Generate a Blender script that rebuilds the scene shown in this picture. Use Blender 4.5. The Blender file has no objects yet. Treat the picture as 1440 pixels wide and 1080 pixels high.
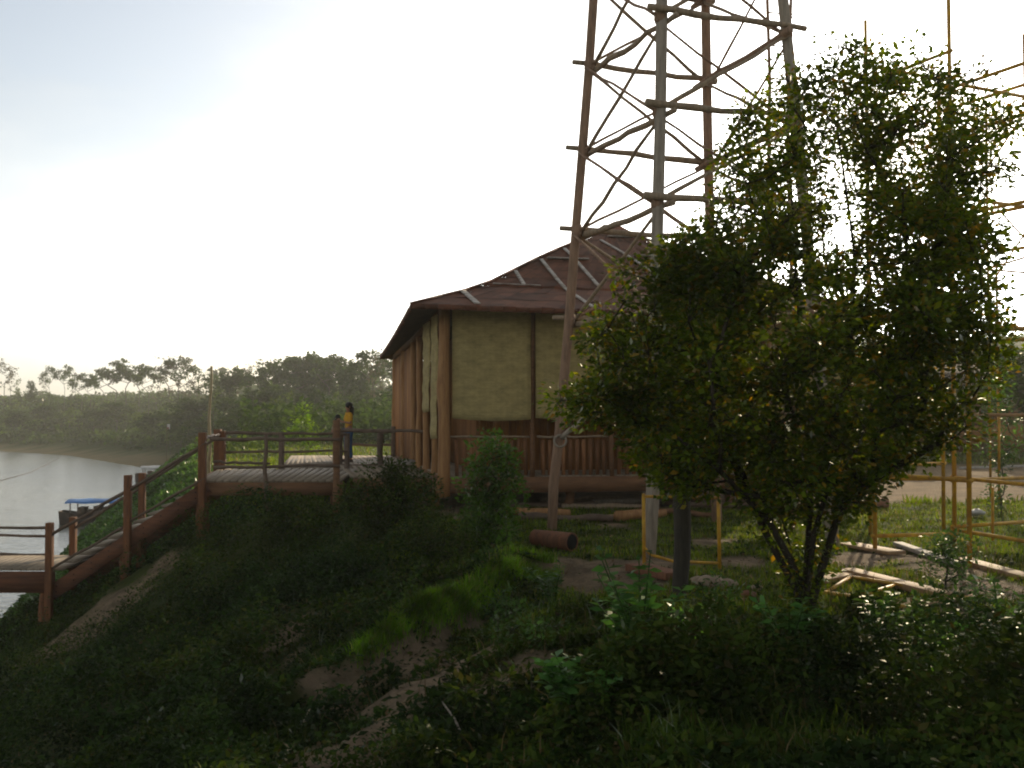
import bpy, math, random
import numpy as np
from mathutils import Vector, Matrix
R = math.radians
rng = np.random.default_rng(7)
random.seed(7)
S = bpy.context.scene
COL = S.collection

# ------------------------------------------------------------ camera, sky, sun, exposure
CAMZ = 1.52
PITCH = math.atan(35/1400)
cd = bpy.data.cameras.new('camera'); cam = bpy.data.objects.new('camera', cd); COL.objects.link(cam)
cd.lens = 35; cd.sensor_width = 36; cd.clip_end = 8000; cd.clip_start = 0.1
cam.location = (0, 0, CAMZ); cam.rotation_euler = (R(90)+PITCH, 0, 0)
S.camera = cam

def ray(px, py):
    x = (px-720)/1400; y = (540-py)/1400
    d = np.array([x, math.cos(PITCH)-y*math.sin(PITCH), math.sin(PITCH)+y*math.cos(PITCH)])
    return d
def P(px, py, Y):                                   # a pixel and a distance -> a point
    d = ray(px, py); t = Y/d[1]
    return Vector((d[0]*t, Y, CAMZ+d[2]*t))

SUNDIR = Vector(ray(1300, 112)).normalized()
EL = math.asin(SUNDIR.z); AZ = math.atan2(SUNDIR.x, SUNDIR.y)
W = bpy.data.worlds.new('World'); S.world = W; W.use_nodes = True
nt = W.node_tree; nt.nodes.clear()
sky = nt.nodes.new('ShaderNodeTexSky'); sky.sky_type = 'NISHITA'; sky.sun_disc = False
sky.sun_elevation = EL; sky.sun_rotation = AZ; sky.dust_density = 1.7; sky.air_density = 1.0; sky.ozone_density = 1.0
bw = nt.nodes.new('ShaderNodeRGBToBW')
warm = nt.nodes.new('ShaderNodeMixRGB'); warm.blend_type = 'MULTIPLY'; warm.inputs[0].default_value = 1
warm.inputs[2].default_value = (1.02, 1.04, 1.03, 1)
tc = nt.nodes.new('ShaderNodeTexCoord'); mp = nt.nodes.new('ShaderNodeMapping'); mp.inputs['Scale'].default_value = (1.2, 1.2, 3.4)
nz = nt.nodes.new('ShaderNodeTexNoise'); nz.inputs['Scale'].default_value = 1.7; nz.inputs['Detail'].default_value = 5; nz.inputs['Roughness'].default_value = .5
cr = nt.nodes.new('ShaderNodeMapRange'); cr.inputs[1].default_value = .38; cr.inputs[2].default_value = .62; cr.inputs[3].default_value = .5; cr.inputs[4].default_value = 1
mx = nt.nodes.new('ShaderNodeMixRGB'); bg = nt.nodes.new('ShaderNodeBackground'); bg.inputs[1].default_value = 0.15
ow = nt.nodes.new('ShaderNodeOutputWorld'); L = nt.links.new
L(tc.outputs['Generated'], mp.inputs[0]); L(mp.outputs[0], nz.inputs[0]); L(nz.outputs[0], cr.inputs[0])
L(sky.outputs[0], bw.inputs[0]); cb = nt.nodes.new('ShaderNodeMapRange'); cb.inputs[1].default_value = .4; cb.inputs[2].default_value = .75; cb.inputs[3].default_value = 1.0; cb.inputs[4].default_value = 1.4
cm = nt.nodes.new('ShaderNodeMath'); cm.operation = 'MULTIPLY'; L(nz.outputs[0], cb.inputs[0]); L(cb.outputs[0], cm.inputs[0]); L(bw.outputs[0], cm.inputs[1]); L(cm.outputs[0], warm.inputs[1]); L(cr.outputs[0], mx.inputs[0])
L(sky.outputs[0], mx.inputs[1]); L(warm.outputs[0], mx.inputs[2]); L(mx.outputs[0], bg.inputs[0]); L(bg.outputs[0], ow.inputs[0])

sl = bpy.data.lights.new('sun', 'SUN'); so = bpy.data.objects.new('sun', sl); COL.objects.link(so)
sl.energy = 3.2; sl.angle = R(0.7); sl.color = (1, .82, .56)
so.rotation_euler = SUNDIR.to_track_quat('Z', 'Y').to_euler()
S.view_settings.view_transform = 'Standard'; S.view_settings.look = 'None'
S.view_settings.exposure = 0.38; S.view_settings.gamma = 1
S.cycles.filter_width = 2.0
S.cycles.max_bounces = 8; S.cycles.transparent_max_bounces = 8; S.cycles.volume_bounces = 1

# ------------------------------------------------------------ helpers
TAB = np.random.default_rng(3).random((256, 256))
def vn(x, y):
    x = np.asarray(x, float); y = np.asarray(y, float)
    xi = np.floor(x).astype(int); yi = np.floor(y).astype(int); fx = x-xi; fy = y-yi
    fx = fx*fx*(3-2*fx); fy = fy*fy*(3-2*fy)
    a = TAB[xi % 256, yi % 256]; b = TAB[(xi+1) % 256, yi % 256]; c = TAB[xi % 256, (yi+1) % 256]; d = TAB[(xi+1) % 256, (yi+1) % 256]
    return (a*(1-fx)+b*fx)*(1-fy)+(c*(1-fx)+d*fx)*fy
def fbm(x, y, o=4):
    s = 0; a = .5; n = 0
    for k in range(o):
        s = s+a*vn(x*2**k+17*k, y*2**k+5*k); n += a; a *= .5
    return s/n
def sst(a, b, x):
    t = np.clip((x-a)/(b-a), 0, 1); return t*t*(3-2*t)

def tag(o, label=None, cat=None, group=None, kind=None):
    if label: o['label'] = label
    if cat: o['category'] = cat
    if group: o['group'] = group
    if kind: o['kind'] = kind
    return o
def empty(name, loc, label=None, cat=None, group=None):
    o = bpy.data.objects.new(name, None); COL.objects.link(o); o.location = loc; o.empty_display_size = .2
    return tag(o, label, cat, group)
def np_obj(name, verts, faces, m, parent=None, loc=None, smooth=False):
    """verts (N,3), faces list of ndarrays (M,k); world coordinates -> local to loc or parent"""
    verts = np.asarray(verts, float)
    org = Vector((0, 0, 0))
    if parent is not None:
        q = parent
        while q is not None: org += Vector(q.location); q = q.parent
    if loc is not None: org += Vector(loc)
    verts = verts-np.array(org)
    me = bpy.data.meshes.new(name)
    if not isinstance(faces, (list, tuple)): faces = [faces]
    faces = [np.asarray(f, np.int32) for f in faces if len(f)]
    nl = sum(f.size for f in faces); npoly = sum(len(f) for f in faces)
    me.vertices.add(len(verts)); me.vertices.foreach_set('co', verts.ravel())
    me.loops.add(nl); me.loops.foreach_set('vertex_index', np.concatenate([f.ravel() for f in faces]))
    tot = np.concatenate([np.full(len(f), f.shape[1], np.int32) for f in faces])
    st = np.concatenate([[0], np.cumsum(tot)[:-1]]).astype(np.int32)
    me.polygons.add(npoly); me.polygons.foreach_set('loop_start', st); me.polygons.foreach_set('loop_total', tot)
    if smooth: me.polygons.foreach_set('use_smooth', np.ones(npoly, bool))
    me.update(calc_edges=True); me.validate()
    if m: me.materials.append(m)
    o = bpy.data.objects.new(name, me); COL.objects.link(o)
    if parent is not None: o.parent = parent
    if loc is not None: o.location = loc
    return o

class MB:
    def __init__(s): s.v = []; s.q = []; s.t = []; s.n = 0
    def add(s, v, q=(), t=()):
        for f in q: s.q.append([i+s.n for i in f])
        for f in t: s.t.append([i+s.n for i in f])
        s.v += [tuple(p) for p in v]; s.n += len(v); return s
    def box(s, c, size, rot=None):
        c = Vector(c); v = []
        for z in (-1, 1):
            for y in (-1, 1):
                for x in (-1, 1):
                    p = Vector((x*size[0]/2, y*size[1]/2, z*size[2]/2))
                    if rot is not None: p = rot @ p
                    v.append(c+p)
        return s.add(v, [(0, 2, 3, 1), (4, 5, 7, 6), (0, 1, 5, 4), (2, 6, 7, 3), (0, 4, 6, 2), (1, 3, 7, 5)])
    def beam(s, a, b, w, h, up=(0, 0, 1)):           # box from a to b
        a = Vector(a); b = Vector(b); d = (b-a); l = d.length; d.normalize()
        side = d.cross(Vector(up))
        if side.length < 1e-4: side = Vector((1, 0, 0))
        side.normalize(); u = side.cross(d)
        return s.box((a+b)/2, (l, w, h), Matrix((d, side, u)).transposed())
    def tube(s, pts, r, n=8, cap=True):
        pts = [Vector(p) for p in pts]
        if not hasattr(r, '__len__'): r = [r]*len(pts)
        v = []; q = []; t = []
        ref = Vector((.31, .87, .2))
        for i, p in enumerate(pts):
            d = (pts[min(i+1, len(pts)-1)]-pts[max(i-1, 0)]).normalized()
            a = d.cross(ref)
            if a.length < .05: a = d.cross(Vector((1, 0, 0)))
            a.normalize(); b = d.cross(a)
            for k in range(n):
                an = 2*math.pi*k/n; v.append(p+(a*math.cos(an)+b*math.sin(an))*r[i])
        for i in range(len(pts)-1):
            for k in range(n):
                q.append((i*n+k, i*n+(k+1) % n, (i+1)*n+(k+1) % n, (i+1)*n+k))
        if cap:
            v.append(pts[0]); v.append(pts[-1]); c0 = len(pts)*n
            for k in range(n):
                t.append((c0, (k+1) % n, k)); t.append((c0+1, (len(pts)-1)*n+k, (len(pts)-1)*n+(k+1) % n))
        return s.add(v, q, t)
    def log(s, a, b, r, r2=None, n=9, wob=.02, seg=6):   # uneven natural pole
        a = Vector(a); b = Vector(b); r2 = r if r2 is None else r2; pts = []; rs = []
        for i in range(seg+1):
            f = i/seg; j = Vector((random.gauss(0, 1), random.gauss(0, 1), random.gauss(0, 1)))*wob*(0 if i in (0, seg) else 1)
            pts.append(a.lerp(b, f)+j); rs.append((r+(r2-r)*f)*random.uniform(.88, 1.12))
        return s.tube(pts, rs, n)
    def ball(s, c, r, n=10, m=7, sq=(1, 1, 1), jit=0):
        v = []; q = []
        for i in range(m+1):
            th = math.pi*i/m
            for k in range(n):
                ph = 2*math.pi*k/n; j = 1+random.uniform(-jit, jit)
                v.append((c[0]+r*sq[0]*math.sin(th)*math.cos(ph)*j, c[1]+r*sq[1]*math.sin(th)*math.sin(ph)*j, c[2]+r*sq[2]*math.cos(th)*j))
        for i in range(m):
            for k in range(n): q.append((i*n+k, (i+1)*n+k, (i+1)*n+(k+1) % n, i*n+(k+1) % n))
        return s.add(v, q)
    def build(s, name, m, parent=None, loc=None, smooth=False):
        return np_obj(name, s.v, [np.array(s.q), np.array(s.t)] if s.t else [np.array(s.q)], m, parent, loc, smooth)

# ------------------------------------------------------------ materials
def lin(c): return tuple((x/12.92 if x <= .04045 else ((x+.055)/1.055)**2.4) for x in c)
def mat(name, c1, c2=None, scale=4, rough=.85, stretch=(1, 1, 1), bump=0, spec=.3, detail=5, isl=0):
    m = bpy.data.materials.new(name); m.use_nodes = True; t = m.node_tree; b = t.nodes['Principled BSDF']
    b.inputs['Roughness'].default_value = rough; b.inputs['Specular IOR Level'].default_value = spec
    c2 = c2 or tuple(x*.6 for x in c1)
    g = t.nodes.new('ShaderNodeTexCoord'); mpn = t.nodes.new('ShaderNodeMapping'); mpn.inputs['Scale'].default_value = stretch
    n = t.nodes.new('ShaderNodeTexNoise'); n.inputs['Scale'].default_value = scale; n.inputs['Detail'].default_value = detail; n.inputs['Roughness'].default_value = .65
    r = t.nodes.new('ShaderNodeMapRange'); r.inputs[1].default_value = .35; r.inputs[2].default_value = .68
    x = t.nodes.new('ShaderNodeMixRGB'); x.inputs[1].default_value = (*c1, 1); x.inputs[2].default_value = (*c2, 1)
    t.links.new(g.outputs['Object'], mpn.inputs[0]); t.links.new(mpn.outputs[0], n.inputs[0]); t.links.new(n.outputs[0], r.inputs[0]); t.links.new(r.outputs[0], x.inputs[0])
    out = x.outputs[0]
    if isl:
        gi = t.nodes.new('ShaderNodeNewGeometry'); h = t.nodes.new('ShaderNodeHueSaturation'); mr = t.nodes.new('ShaderNodeMapRange')
        mr.inputs[3].default_value = 1-isl; mr.inputs[4].default_value = 1+isl
        t.links.new(gi.outputs['Random Per Island'], mr.inputs[0]); t.links.new(mr.outputs[0], h.inputs['Value']); t.links.new(out, h.inputs['Color']); out = h.outputs[0]
    t.links.new(out, b.inputs['Base Color'])
    if bump:
        bp = t.nodes.new('ShaderNodeBump'); bp.inputs['Strength'].default_value = bump; bp.inputs['Distance'].default_value = .02
        t.links.new(n.outputs[0], bp.inputs['Height']); t.links.new(bp.outputs[0], b.inputs['Normal'])
    return m
def leafmat(name, c1, c2, trans=.4, gloss=.35, c3=None, clump=1.3):
    """leaf: diffuse + light shining through + a waxy sheen; colour varies from leaf to leaf, with light and shade clumps painted in"""
    m = bpy.data.materials.new(name); m.use_nodes = True; t = m.node_tree; t.nodes.clear(); A = t.nodes.new
    gi = A('ShaderNodeNewGeometry'); ramp = A('ShaderNodeValToRGB'); e = ramp.color_ramp.elements
    e[0].color = (*c1, 1); e[1].color = (*c2, 1); e[1].position = .8
    if c3: x = e.new(.97); x.color = (*c3, 1)
    t.links.new(gi.outputs['Random Per Island'], ramp.inputs[0])
    tcx = A('ShaderNodeTexCoord'); nzx = A('ShaderNodeTexNoise'); nzx.inputs['Scale'].default_value = clump; nzx.inputs['Detail'].default_value = 3; rgx = A('ShaderNodeMapRange'); rgx.inputs[1].default_value = .36; rgx.inputs[2].default_value = .66; rgx.inputs[3].default_value = .5; rgx.inputs[4].default_value = 1.7  # noise lightens and darkens whole clumps, painting light and shade into the foliage
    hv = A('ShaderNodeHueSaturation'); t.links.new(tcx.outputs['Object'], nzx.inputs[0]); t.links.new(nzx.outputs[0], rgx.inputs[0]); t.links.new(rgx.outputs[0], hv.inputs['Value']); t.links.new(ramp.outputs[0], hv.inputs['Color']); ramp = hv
    df = A('ShaderNodeBsdfDiffuse'); tr = A('ShaderNodeBsdfTranslucent'); gl = A('ShaderNodeBsdfGlossy'); gl.inputs['Roughness'].default_value = .38
    gl.inputs['Color'].default_value = (.8, .8, .75, 1)
    hs = A('ShaderNodeHueSaturation'); hs.inputs['Value'].default_value = 1.5; hs.inputs['Saturation'].default_value = 1.1; hs.inputs['Hue'].default_value = .485
    fr = A('ShaderNodeFresnel'); fr.inputs[0].default_value = 1.4; ml = A('ShaderNodeMath'); ml.operation = 'MULTIPLY'; ml.inputs[1].default_value = gloss
    m1 = A('ShaderNodeMixShader'); m1.inputs[0].default_value = trans; m2 = A('ShaderNodeMixShader'); o = A('ShaderNodeOutputMaterial'); K = t.links.new
    K(ramp.outputs[0], df.inputs[0]); K(ramp.outputs[0], hs.inputs['Color']); K(hs.outputs[0], tr.inputs[0])
    K(df.outputs[0], m1.inputs[1]); K(tr.outputs[0], m1.inputs[2]); K(fr.outputs[0], ml.inputs[0]); K(ml.outputs[0], m2.inputs[0])
    K(m1.outputs[0], m2.inputs[1]); K(gl.outputs[0], m2.inputs[2]); K(m2.outputs[0], o.inputs[0])
    return m

M = {}
M['post'] = mat('red_brown_timber', (.21, .082, .028), (.09, .038, .018), 3, .8, (8, 8, 1), .4)
M['beam'] = mat('brown_beam', (.20, .10, .045), (.12, .06, .03), 2, .8, (1, 6, 8), .4)
M['stringer'] = mat('stair_timber', (.19, .075, .035), (.09, .042, .024), 2, .8, (1, 6, 8), .4)
M['deck'] = mat('deck_boards', (.30, .24, .17), (.2, .15, .1), 3, .75, (9, 1, 1), .4, isl=.2)
M['rail'] = mat('rail_poles', (.16, .11, .075), (.09, .06, .04), 5, .8, (1, 1, 1), .4)
M['column'] = mat('peeled_log', (.38, .20, .075), (.22, .10, .036), 2.5, .7, (6, 6, .7), .4)
M['wall'] = mat('plank_wall', (.38, .175, .055), (.21, .09, .032), 2, .8, (9, 9, .6), .5, isl=.25)
M['slat'] = mat('dark_slats', (.26, .115, .045), (.12, .055, .025), 3, .8, (6, 6, 1), .3, isl=.3)
M['roof'] = mat('rusty_roof_sheet', (.15, .055, .028), (.06, .028, .018), 1.1, .8, (1.5, 1.5, 1.5), .5, spec=.12, isl=.3)
M['under'] = mat('roof_underside', (.07, .05, .03), (.035, .027, .02), 5, .9, spec=.1)
M['batten'] = mat('weathered_batten', (.46, .41, .36), (.27, .24, .2), 6, .8)
M['tower'] = mat('weathered_pole', (.36, .26, .17), (.19, .14, .09), 4, .85, (4, 4, .6), .5)
M['towerred'] = mat('reddish_pole', (.33, .20, .125), (.18, .11, .07), 4, .85, (4, 4, .6), .5)
M['grey'] = mat('grey_pole', (.36, .30, .23), (.2, .16, .12), 4, .85, (4, 4, .6), .5)
M['yellow'] = mat('yellow_pipe_paint', (.62, .34, .02), (.3, .15, .03), 7, .55, bump=.1, spec=.3)
M['bark'] = mat('tree_bark', (.055, .043, .03), (.02, .017, .012), 7, .9, (3, 3, 1), .7, spec=.1)
M['darkpost'] = mat('dark_brown_post', (.06, .05, .035), (.03, .026, .02), 5, .9, (6, 6, 1), .5)  # even dark brown for both standing posts
M['plank'] = mat('sawn_plank', (.40, .24, .11), (.24, .14, .07), 3, .75, (1, 5, 1), .3)
M['rednlog'] = mat('red_log', (.24, .095, .045), (.12, .055, .03), 4, .8, (4, 4, 1), .5)
M['black'] = mat('bolt_black_hollow_shade', (.012, .01, .008), (.006, .005, .004), 3, .95)  # bolts, and the painted shade in the log mouth
M['stone'] = mat('pale_stone', (.36, .27, .19), (.22, .16, .11), 5, .9, bump=.4)
M['blue'] = mat('blue_tarpaulin', (.07, .22, .52), (.05, .16, .4), 3, .5)
M['hull'] = mat('boat_hull', (.10, .07, .055), (.05, .04, .035), 3, .7)
M['white'] = mat('off_white_paint', (.62, .6, .56), (.42, .4, .37), 3, .6)
M['fartrunk'] = mat('far_trunk', (.13, .11, .09), (.08, .07, .055), 2, .9)
M['skin'] = mat('skin', (.30, .15, .09), (.26, .13, .08), 8, .6)
M['shirt'] = mat('mustard_cloth', (.62, .33, .02), (.46, .23, .018), 9, .85, bump=.3)
M['jeans'] = mat('blue_denim', (.05, .12, .24), (.03, .07, .15), 9, .85, bump=.3)
M['hair'] = mat('dark_hair', (.012, .009, .008), (.006, .005, .004), 30, .5, (1, 1, .1))
M['pink'] = mat('dusky_cloth', (.20, .07, .05), (.13, .05, .04), 9, .85)
M['khaki'] = mat('pale_khaki_cloth', (.28, .25, .16), (.2, .18, .11), 9, .85)
M['bamboo'] = mat('bamboo_pole', (.38, .30, .16), (.25, .2, .1), 4, .6, (3, 3, 1))
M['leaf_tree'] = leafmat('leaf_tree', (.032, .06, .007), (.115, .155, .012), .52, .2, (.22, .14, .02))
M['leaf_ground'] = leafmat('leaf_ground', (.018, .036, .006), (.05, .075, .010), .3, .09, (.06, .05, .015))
M['leaf_shrub'] = leafmat('leaf_shrub', (.035, .08, .015), (.07, .14, .03), .4, .22)
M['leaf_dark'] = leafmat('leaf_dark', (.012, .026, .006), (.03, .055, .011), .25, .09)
M['leaf_fresh'] = leafmat('leaf_fresh', (.035, .085, .012), (.085, .16, .022), .42, .2)
M['leaf_broad'] = leafmat('leaf_broad', (.045, .12, .025), (.09, .21, .035), .35, .25)
M['leaf_bright'] = leafmat('leaf_bright', (.07, .15, .012), (.14, .23, .02), .42, .1)
M['grass'] = leafmat('grass_blade', (.06, .10, .010), (.12, .17, .014), .45, .12, (.2, .16, .06))  # site and field grass, colour brightened to look sunlit
M['bankgrass'] = leafmat('bank_grass_blade', (.022, .045, .006), (.05, .085, .01), .35, .12, (.07, .06, .02))  # bank copy of the grass, colour darkened for the shade there
M['lip'] = leafmat('lip_grass_blade', (.055, .13, .010), (.13, .24, .018), .45, .08, (.2, .17, .06), clump=3)
M['far1'] = leafmat('far_leaf_dark', (.022, .046, .009), (.05, .085, .016), .35, .05, clump=.09)  # varied green, kept darker than the mid leaf to paint shadow clumps
M['far2'] = leafmat('far_leaf_mid', (.05, .09, .015), (.09, .14, .02), .4, .05, clump=.12)
M['far3'] = leafmat('far_leaf_brown', (.09, .085, .05), (.12, .11, .065), .3, .1, clump=.1)

# ------------------------------------------------------------ terrain
EY = [-40, 0, 8, 12.5, 17, 21, 30, 40, 60, 80, 97]
EX = [2, 1.5, .9, .6, -1.2, -5.5, -9, -13, -19, -23, -26]
RX = [-10, -10.5, -11, -11.5, -12, -13, -15.5, -18.5, -24, -27, -31]
SHORE = np.array([(-31, 97), (-35, 104), (-39.5, 109), (-46, 118), (-62, 140), (-79.6, 155), (-120, 172), (-300, 215), (-1500, 400)], float)
LOOP = np.array([(-10.5, -400)]+list(zip(RX, EY))[1:-1]+[tuple(p) for p in SHORE]+[(-1500, -400)], float)
def shore_dist(x, y):
    d = np.full(x.shape, 1e9); ins = np.zeros(x.shape, bool); n = len(LOOP)
    for i in range(n):
        a = LOOP[i]; b = LOOP[(i+1) % n]; ab = b-a
        t = np.clip(((x-a[0])*ab[0]+(y-a[1])*ab[1])/(ab@ab), 0, 1)
        if i < n-2: d = np.minimum(d, np.hypot(x-a[0]-t*ab[0], y-a[1]-t*ab[1]))
        c = ((a[1] > y) != (b[1] > y)); dy = b[1]-a[1] if b[1] != a[1] else 1e-9
        ins ^= c & (x < (b[0]-a[0])*(y-a[1])/dy+a[0])
    return np.where(ins, -d, d)
def seg_d(x, y, a, b):
    ax, ay = a; bx, by = b; L2 = (bx-ax)**2+(by-ay)**2+1e-9
    t = np.clip(((x-ax)*(bx-ax)+(y-ay)*(by-ay))/L2, 0, 1)
    return np.hypot(x-ax-t*(bx-ax), y-ay-t*(by-ay)), t
def height(x, y):
    x = np.asarray(x, float); y = np.asarray(y, float); x, y = np.broadcast_arrays(x, y)
    e = np.interp(y, EY, EX); r = np.interp(y, EY, RX)
    t = (x-r)/(e-r)
    f = np.where(t < 0, t*1.4, 1-np.clip(1-t, 0, 1)**1.25)
    zA = -5+4.25*f
    zA = zA+(fbm(x*.55, y*.55)-.5)*.9*sst(-.1, .3, t)*(1-sst(.85, 1.1, t))+(fbm(x*1.7+9, y*1.7)-.5)*.22*(1-.6*sst(.9, 1.2, t))
    d, tt = seg_d(x, y, (-.2, 13.4), (-2.0, 11.0))      # eroded lip: ridge with a scarp on the near side
    side = (y-11.0)-(x+2.0)*(2.4/1.8)
    zA = zA+.32*np.exp(-(d/.9)**2)*np.where(side > 0, 1, np.exp(-(side/.35)**2))-.25*np.exp(-((d-.9)/.7)**2)*(side < 0)
    zA = zA-.75*np.exp(-((x+8.0)**2/2.2+(y-22.4)**2/1.6))-.45*np.exp(-((x+5.2)**2/3+(y-23)**2/1.6))  # hollows added in the ground to deepen shade under stair and platform
    s = shore_dist(x, y)
    zB = np.where(s < 0, -5+.1*np.maximum(s, -30), -5+.16*np.minimum(s, 18)+.10*np.clip(s-18, 0, 45)+.012*np.clip(s-63, 0, 60))
    zB = zB+(fbm(x*.05, y*.05)-.5)*3*sst(15, 60, s)+(fbm(x*.4, y*.4)-.5)*.4*sst(0, 8, s)
    east = sst(-35, 5, x)                                # inland stays near site level
    zB = zB*(1-east)+east*np.minimum(zB, -.75+.02*np.clip(y-80, 0, 200)+(fbm(x*.05, y*.05)-.5)*1.5)
    k = sst(78, 104, y)
    z = zA*(1-k)+zB*k
    z = z+11*sst(70, 140, y)*sst(38, 75, x)*(1-.3*sst(140, 900, y))+(fbm(x*.01, y*.01)-.3)*14*sst(250, 700, y)*sst(0, 60, s)*sst(-80, 60, x)
    return z
def G(px, py, lift=0):                                # where a pixel's line of sight meets the ground
    d = ray(px, py); Y = np.concatenate([np.arange(4, 40, .03), np.arange(40, 400, .3)])
    x = d[0]/d[1]*Y; z = CAMZ+d[2]/d[1]*Y; h = height(x, Y); i = np.argmax(z <= h)
    if not (z <= h).any(): i = len(Y)-1
    return Vector((x[i], Y[i], h[i]+lift))
def hz(x, y): return float(height(np.array([x]), np.array([y]))[0])

DIRT = [(400, 850, .28), (408, 890, .3), (412, 925, .22), (500, 1065, .55), (460, 1090, .5), (530, 1020, .5), (560, 970, .4), (600, 930, .4), (640, 935, .35), (690, 965, .3), (535, 935, .3), (575, 915, .25), (615, 900, .25), (655, 885, .22), (745, 930, .25),
        (470, 990, .25), (165, 850, .6), (110, 900, .6), (225, 800, .45), (140, 880, .5), (850, 800, .9), (790, 790, .6), (900, 822, .5), (820, 810, .7), (930, 790, .5),
        (1250, 785, .8), (1200, 790, .6), (1330, 800, .6), (1270, 850, .35), (1350, 860, .3), (1060, 790, .5), (1000, 760, .5), (860, 740, .5), (700, 745, .5), (640, 720, .6), (1400, 830, .8)]
DP = [(*G(a, b)[:2], r*(1.3 if b > 840 and a < 760 else 1)) for a, b, r in DIRT]
def masks(x, y, z):
    n = fbm(x*1.3, y*1.3)*.6+fbm(x*5, y*5)*.4; dirt = np.zeros(x.shape)
    for a, b, r in DP:
        dirt = np.maximum(dirt, 1-sst(.5, 1.25, np.hypot((x-a), (y-b)*.8)/r+(n-.5)*2.2))
    road = sst(23.5, 25.5, y+(n-.5)*3)*(1-sst(38, 43, y+(n-.5)*5))*sst(3, 6, x)
    s = shore_dist(x, y)
    beach = .65*(1-sst(5, 10, s*(1+1.3*sst(112, 140, y))+(fbm(x*.15, y*.15)-.5)*7))*sst(70, 95, y)
    near = (1-sst(.3, 1.2, z+5+(n-.5)))*(1-sst(70, 95, y))
    under = (x > -3.6)*(x < 7.6)*(y > 22.6)*(y < 33)
    return np.maximum(np.maximum(dirt, under), near), np.maximum(road, beach*.9)
def axis(a, b, fine0, fine1, step, grow=1.12):
    v = list(np.arange(fine0, fine1, step)); s = step; x = fine1
    while x < b: v.append(x); s = min(s*grow, 60); x += s
    v.append(b); s = step; x = fine0-step; w = []
    while x > a: w.append(x); s = min(s*grow, 60); x -= s
    return np.array([a]+w[::-1]+v)
gx = axis(-1600, 1600, -13, 11, .13, 1.05); gy = axis(-300, 2500, 4, 30, .13, 1.035)
XX, YY = np.meshgrid(gx, gy, indexing='ij'); ZZ = height(XX, YY)
nx, ny = XX.shape; idx = np.arange(nx*ny).reshape(nx, ny)
gf = np.stack([idx[:-1, :-1], idx[1:, :-1], idx[1:, 1:], idx[:-1, 1:]], -1).reshape(-1, 4)
gm = bpy.data.materials.new('ground_soil'); gm.use_nodes = True; t = gm.node_tree; b = t.nodes['Principled BSDF']; b.inputs['Roughness'].default_value = .95; b.inputs['Specular IOR Level'].default_value = .15
at = t.nodes.new('ShaderNodeAttribute'); at.attribute_name = 'soil'; sp = t.nodes.new('ShaderNodeSeparateColor'); K = t.links.new; K(at.outputs['Color'], sp.inputs[0])
tcn = t.nodes.new('ShaderNodeTexCoord')
def noise2(sc, c1, c2, det=8):
    n = t.nodes.new('ShaderNodeTexNoise'); n.inputs['Scale'].default_value = sc; n.inputs['Detail'].default_value = det; n.inputs['Roughness'].default_value = .7; K(tcn.outputs['Object'], n.inputs[0])
    x = t.nodes.new('ShaderNodeMixRGB'); x.inputs[1].default_value = (*c1, 1); x.inputs[2].default_value = (*c2, 1)
    r = t.nodes.new('ShaderNodeMapRange'); r.inputs[1].default_value = .38; r.inputs[2].default_value = .62; K(n.outputs[0], r.inputs[0]); K(r.outputs[0], x.inputs[0]); return x.outputs[0], n.outputs[0]
gc, _ = noise2(.9, (.045, .065, .012), (.085, .10, .022)); dc, dn = noise2(3.2, (.33, .235, .145), (.16, .115, .07), 12); sc_, _ = noise2(.9, (.34, .23, .125), (.22, .155, .085))
a1 = t.nodes.new('ShaderNodeMixRGB'); a2 = t.nodes.new('ShaderNodeMixRGB')
K(sp.outputs[0], a1.inputs[0]); K(gc, a1.inputs[1]); K(dc, a1.inputs[2]); K(sp.outputs[1], a2.inputs[0]); K(a1.outputs[0], a2.inputs[1]); K(sc_, a2.inputs[2]); K(a2.outputs[0], b.inputs['Base Color'])
_, fnn = noise2(14, (0, 0, 0), (1, 1, 1)); bp = t.nodes.new('ShaderNodeBump'); bp.inputs['Strength'].default_value = 1; bp.inputs['Distance'].default_value = .12; K(fnn, bp.inputs['Height']); K(bp.outputs[0], b.inputs['Normal'])
go = np_obj('ground', np.stack([XX.ravel(), YY.ravel(), ZZ.ravel()], -1), gf, gm, smooth=True); tag(go, kind='structure')
dm, sm = masks(XX.ravel(), YY.ravel(), ZZ.ravel())
ca = go.data.color_attributes.new('soil', 'FLOAT_COLOR', 'POINT'); ca.data.foreach_set('color', np.stack([dm, sm, dm*0, dm*0+1], -1).astype(np.float32).ravel())

wm = mat('river_water', (.17, .165, .115), (.14, .135, .095), .3, .17, spec=.6); t = wm.node_tree; b = t.nodes['Principled BSDF']
n = t.nodes.new('ShaderNodeTexNoise'); n.inputs['Scale'].default_value = 1.2; n.inputs['Detail'].default_value = 4; mpp = t.nodes.new('ShaderNodeMapping'); mpp.inputs['Scale'].default_value = (.5, 1.6, 1); g2 = t.nodes.new('ShaderNodeTexCoord')
bp = t.nodes.new('ShaderNodeBump'); bp.inputs['Strength'].default_value = .8; bp.inputs['Distance'].default_value = .12
t.links.new(g2.outputs['Object'], mpp.inputs[0]); t.links.new(mpp.outputs[0], n.inputs[0]); t.links.new(n.outputs[0], bp.inputs['Height']); t.links.new(bp.outputs[0], b.inputs['Normal'])
tag(MB().add([(-1590, -290, -5), (40, -290, -5), (40, 500, -5), (-1590, 500, -5)], [(0, 1, 2, 3)]).build('river', wm), kind='structure')

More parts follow.
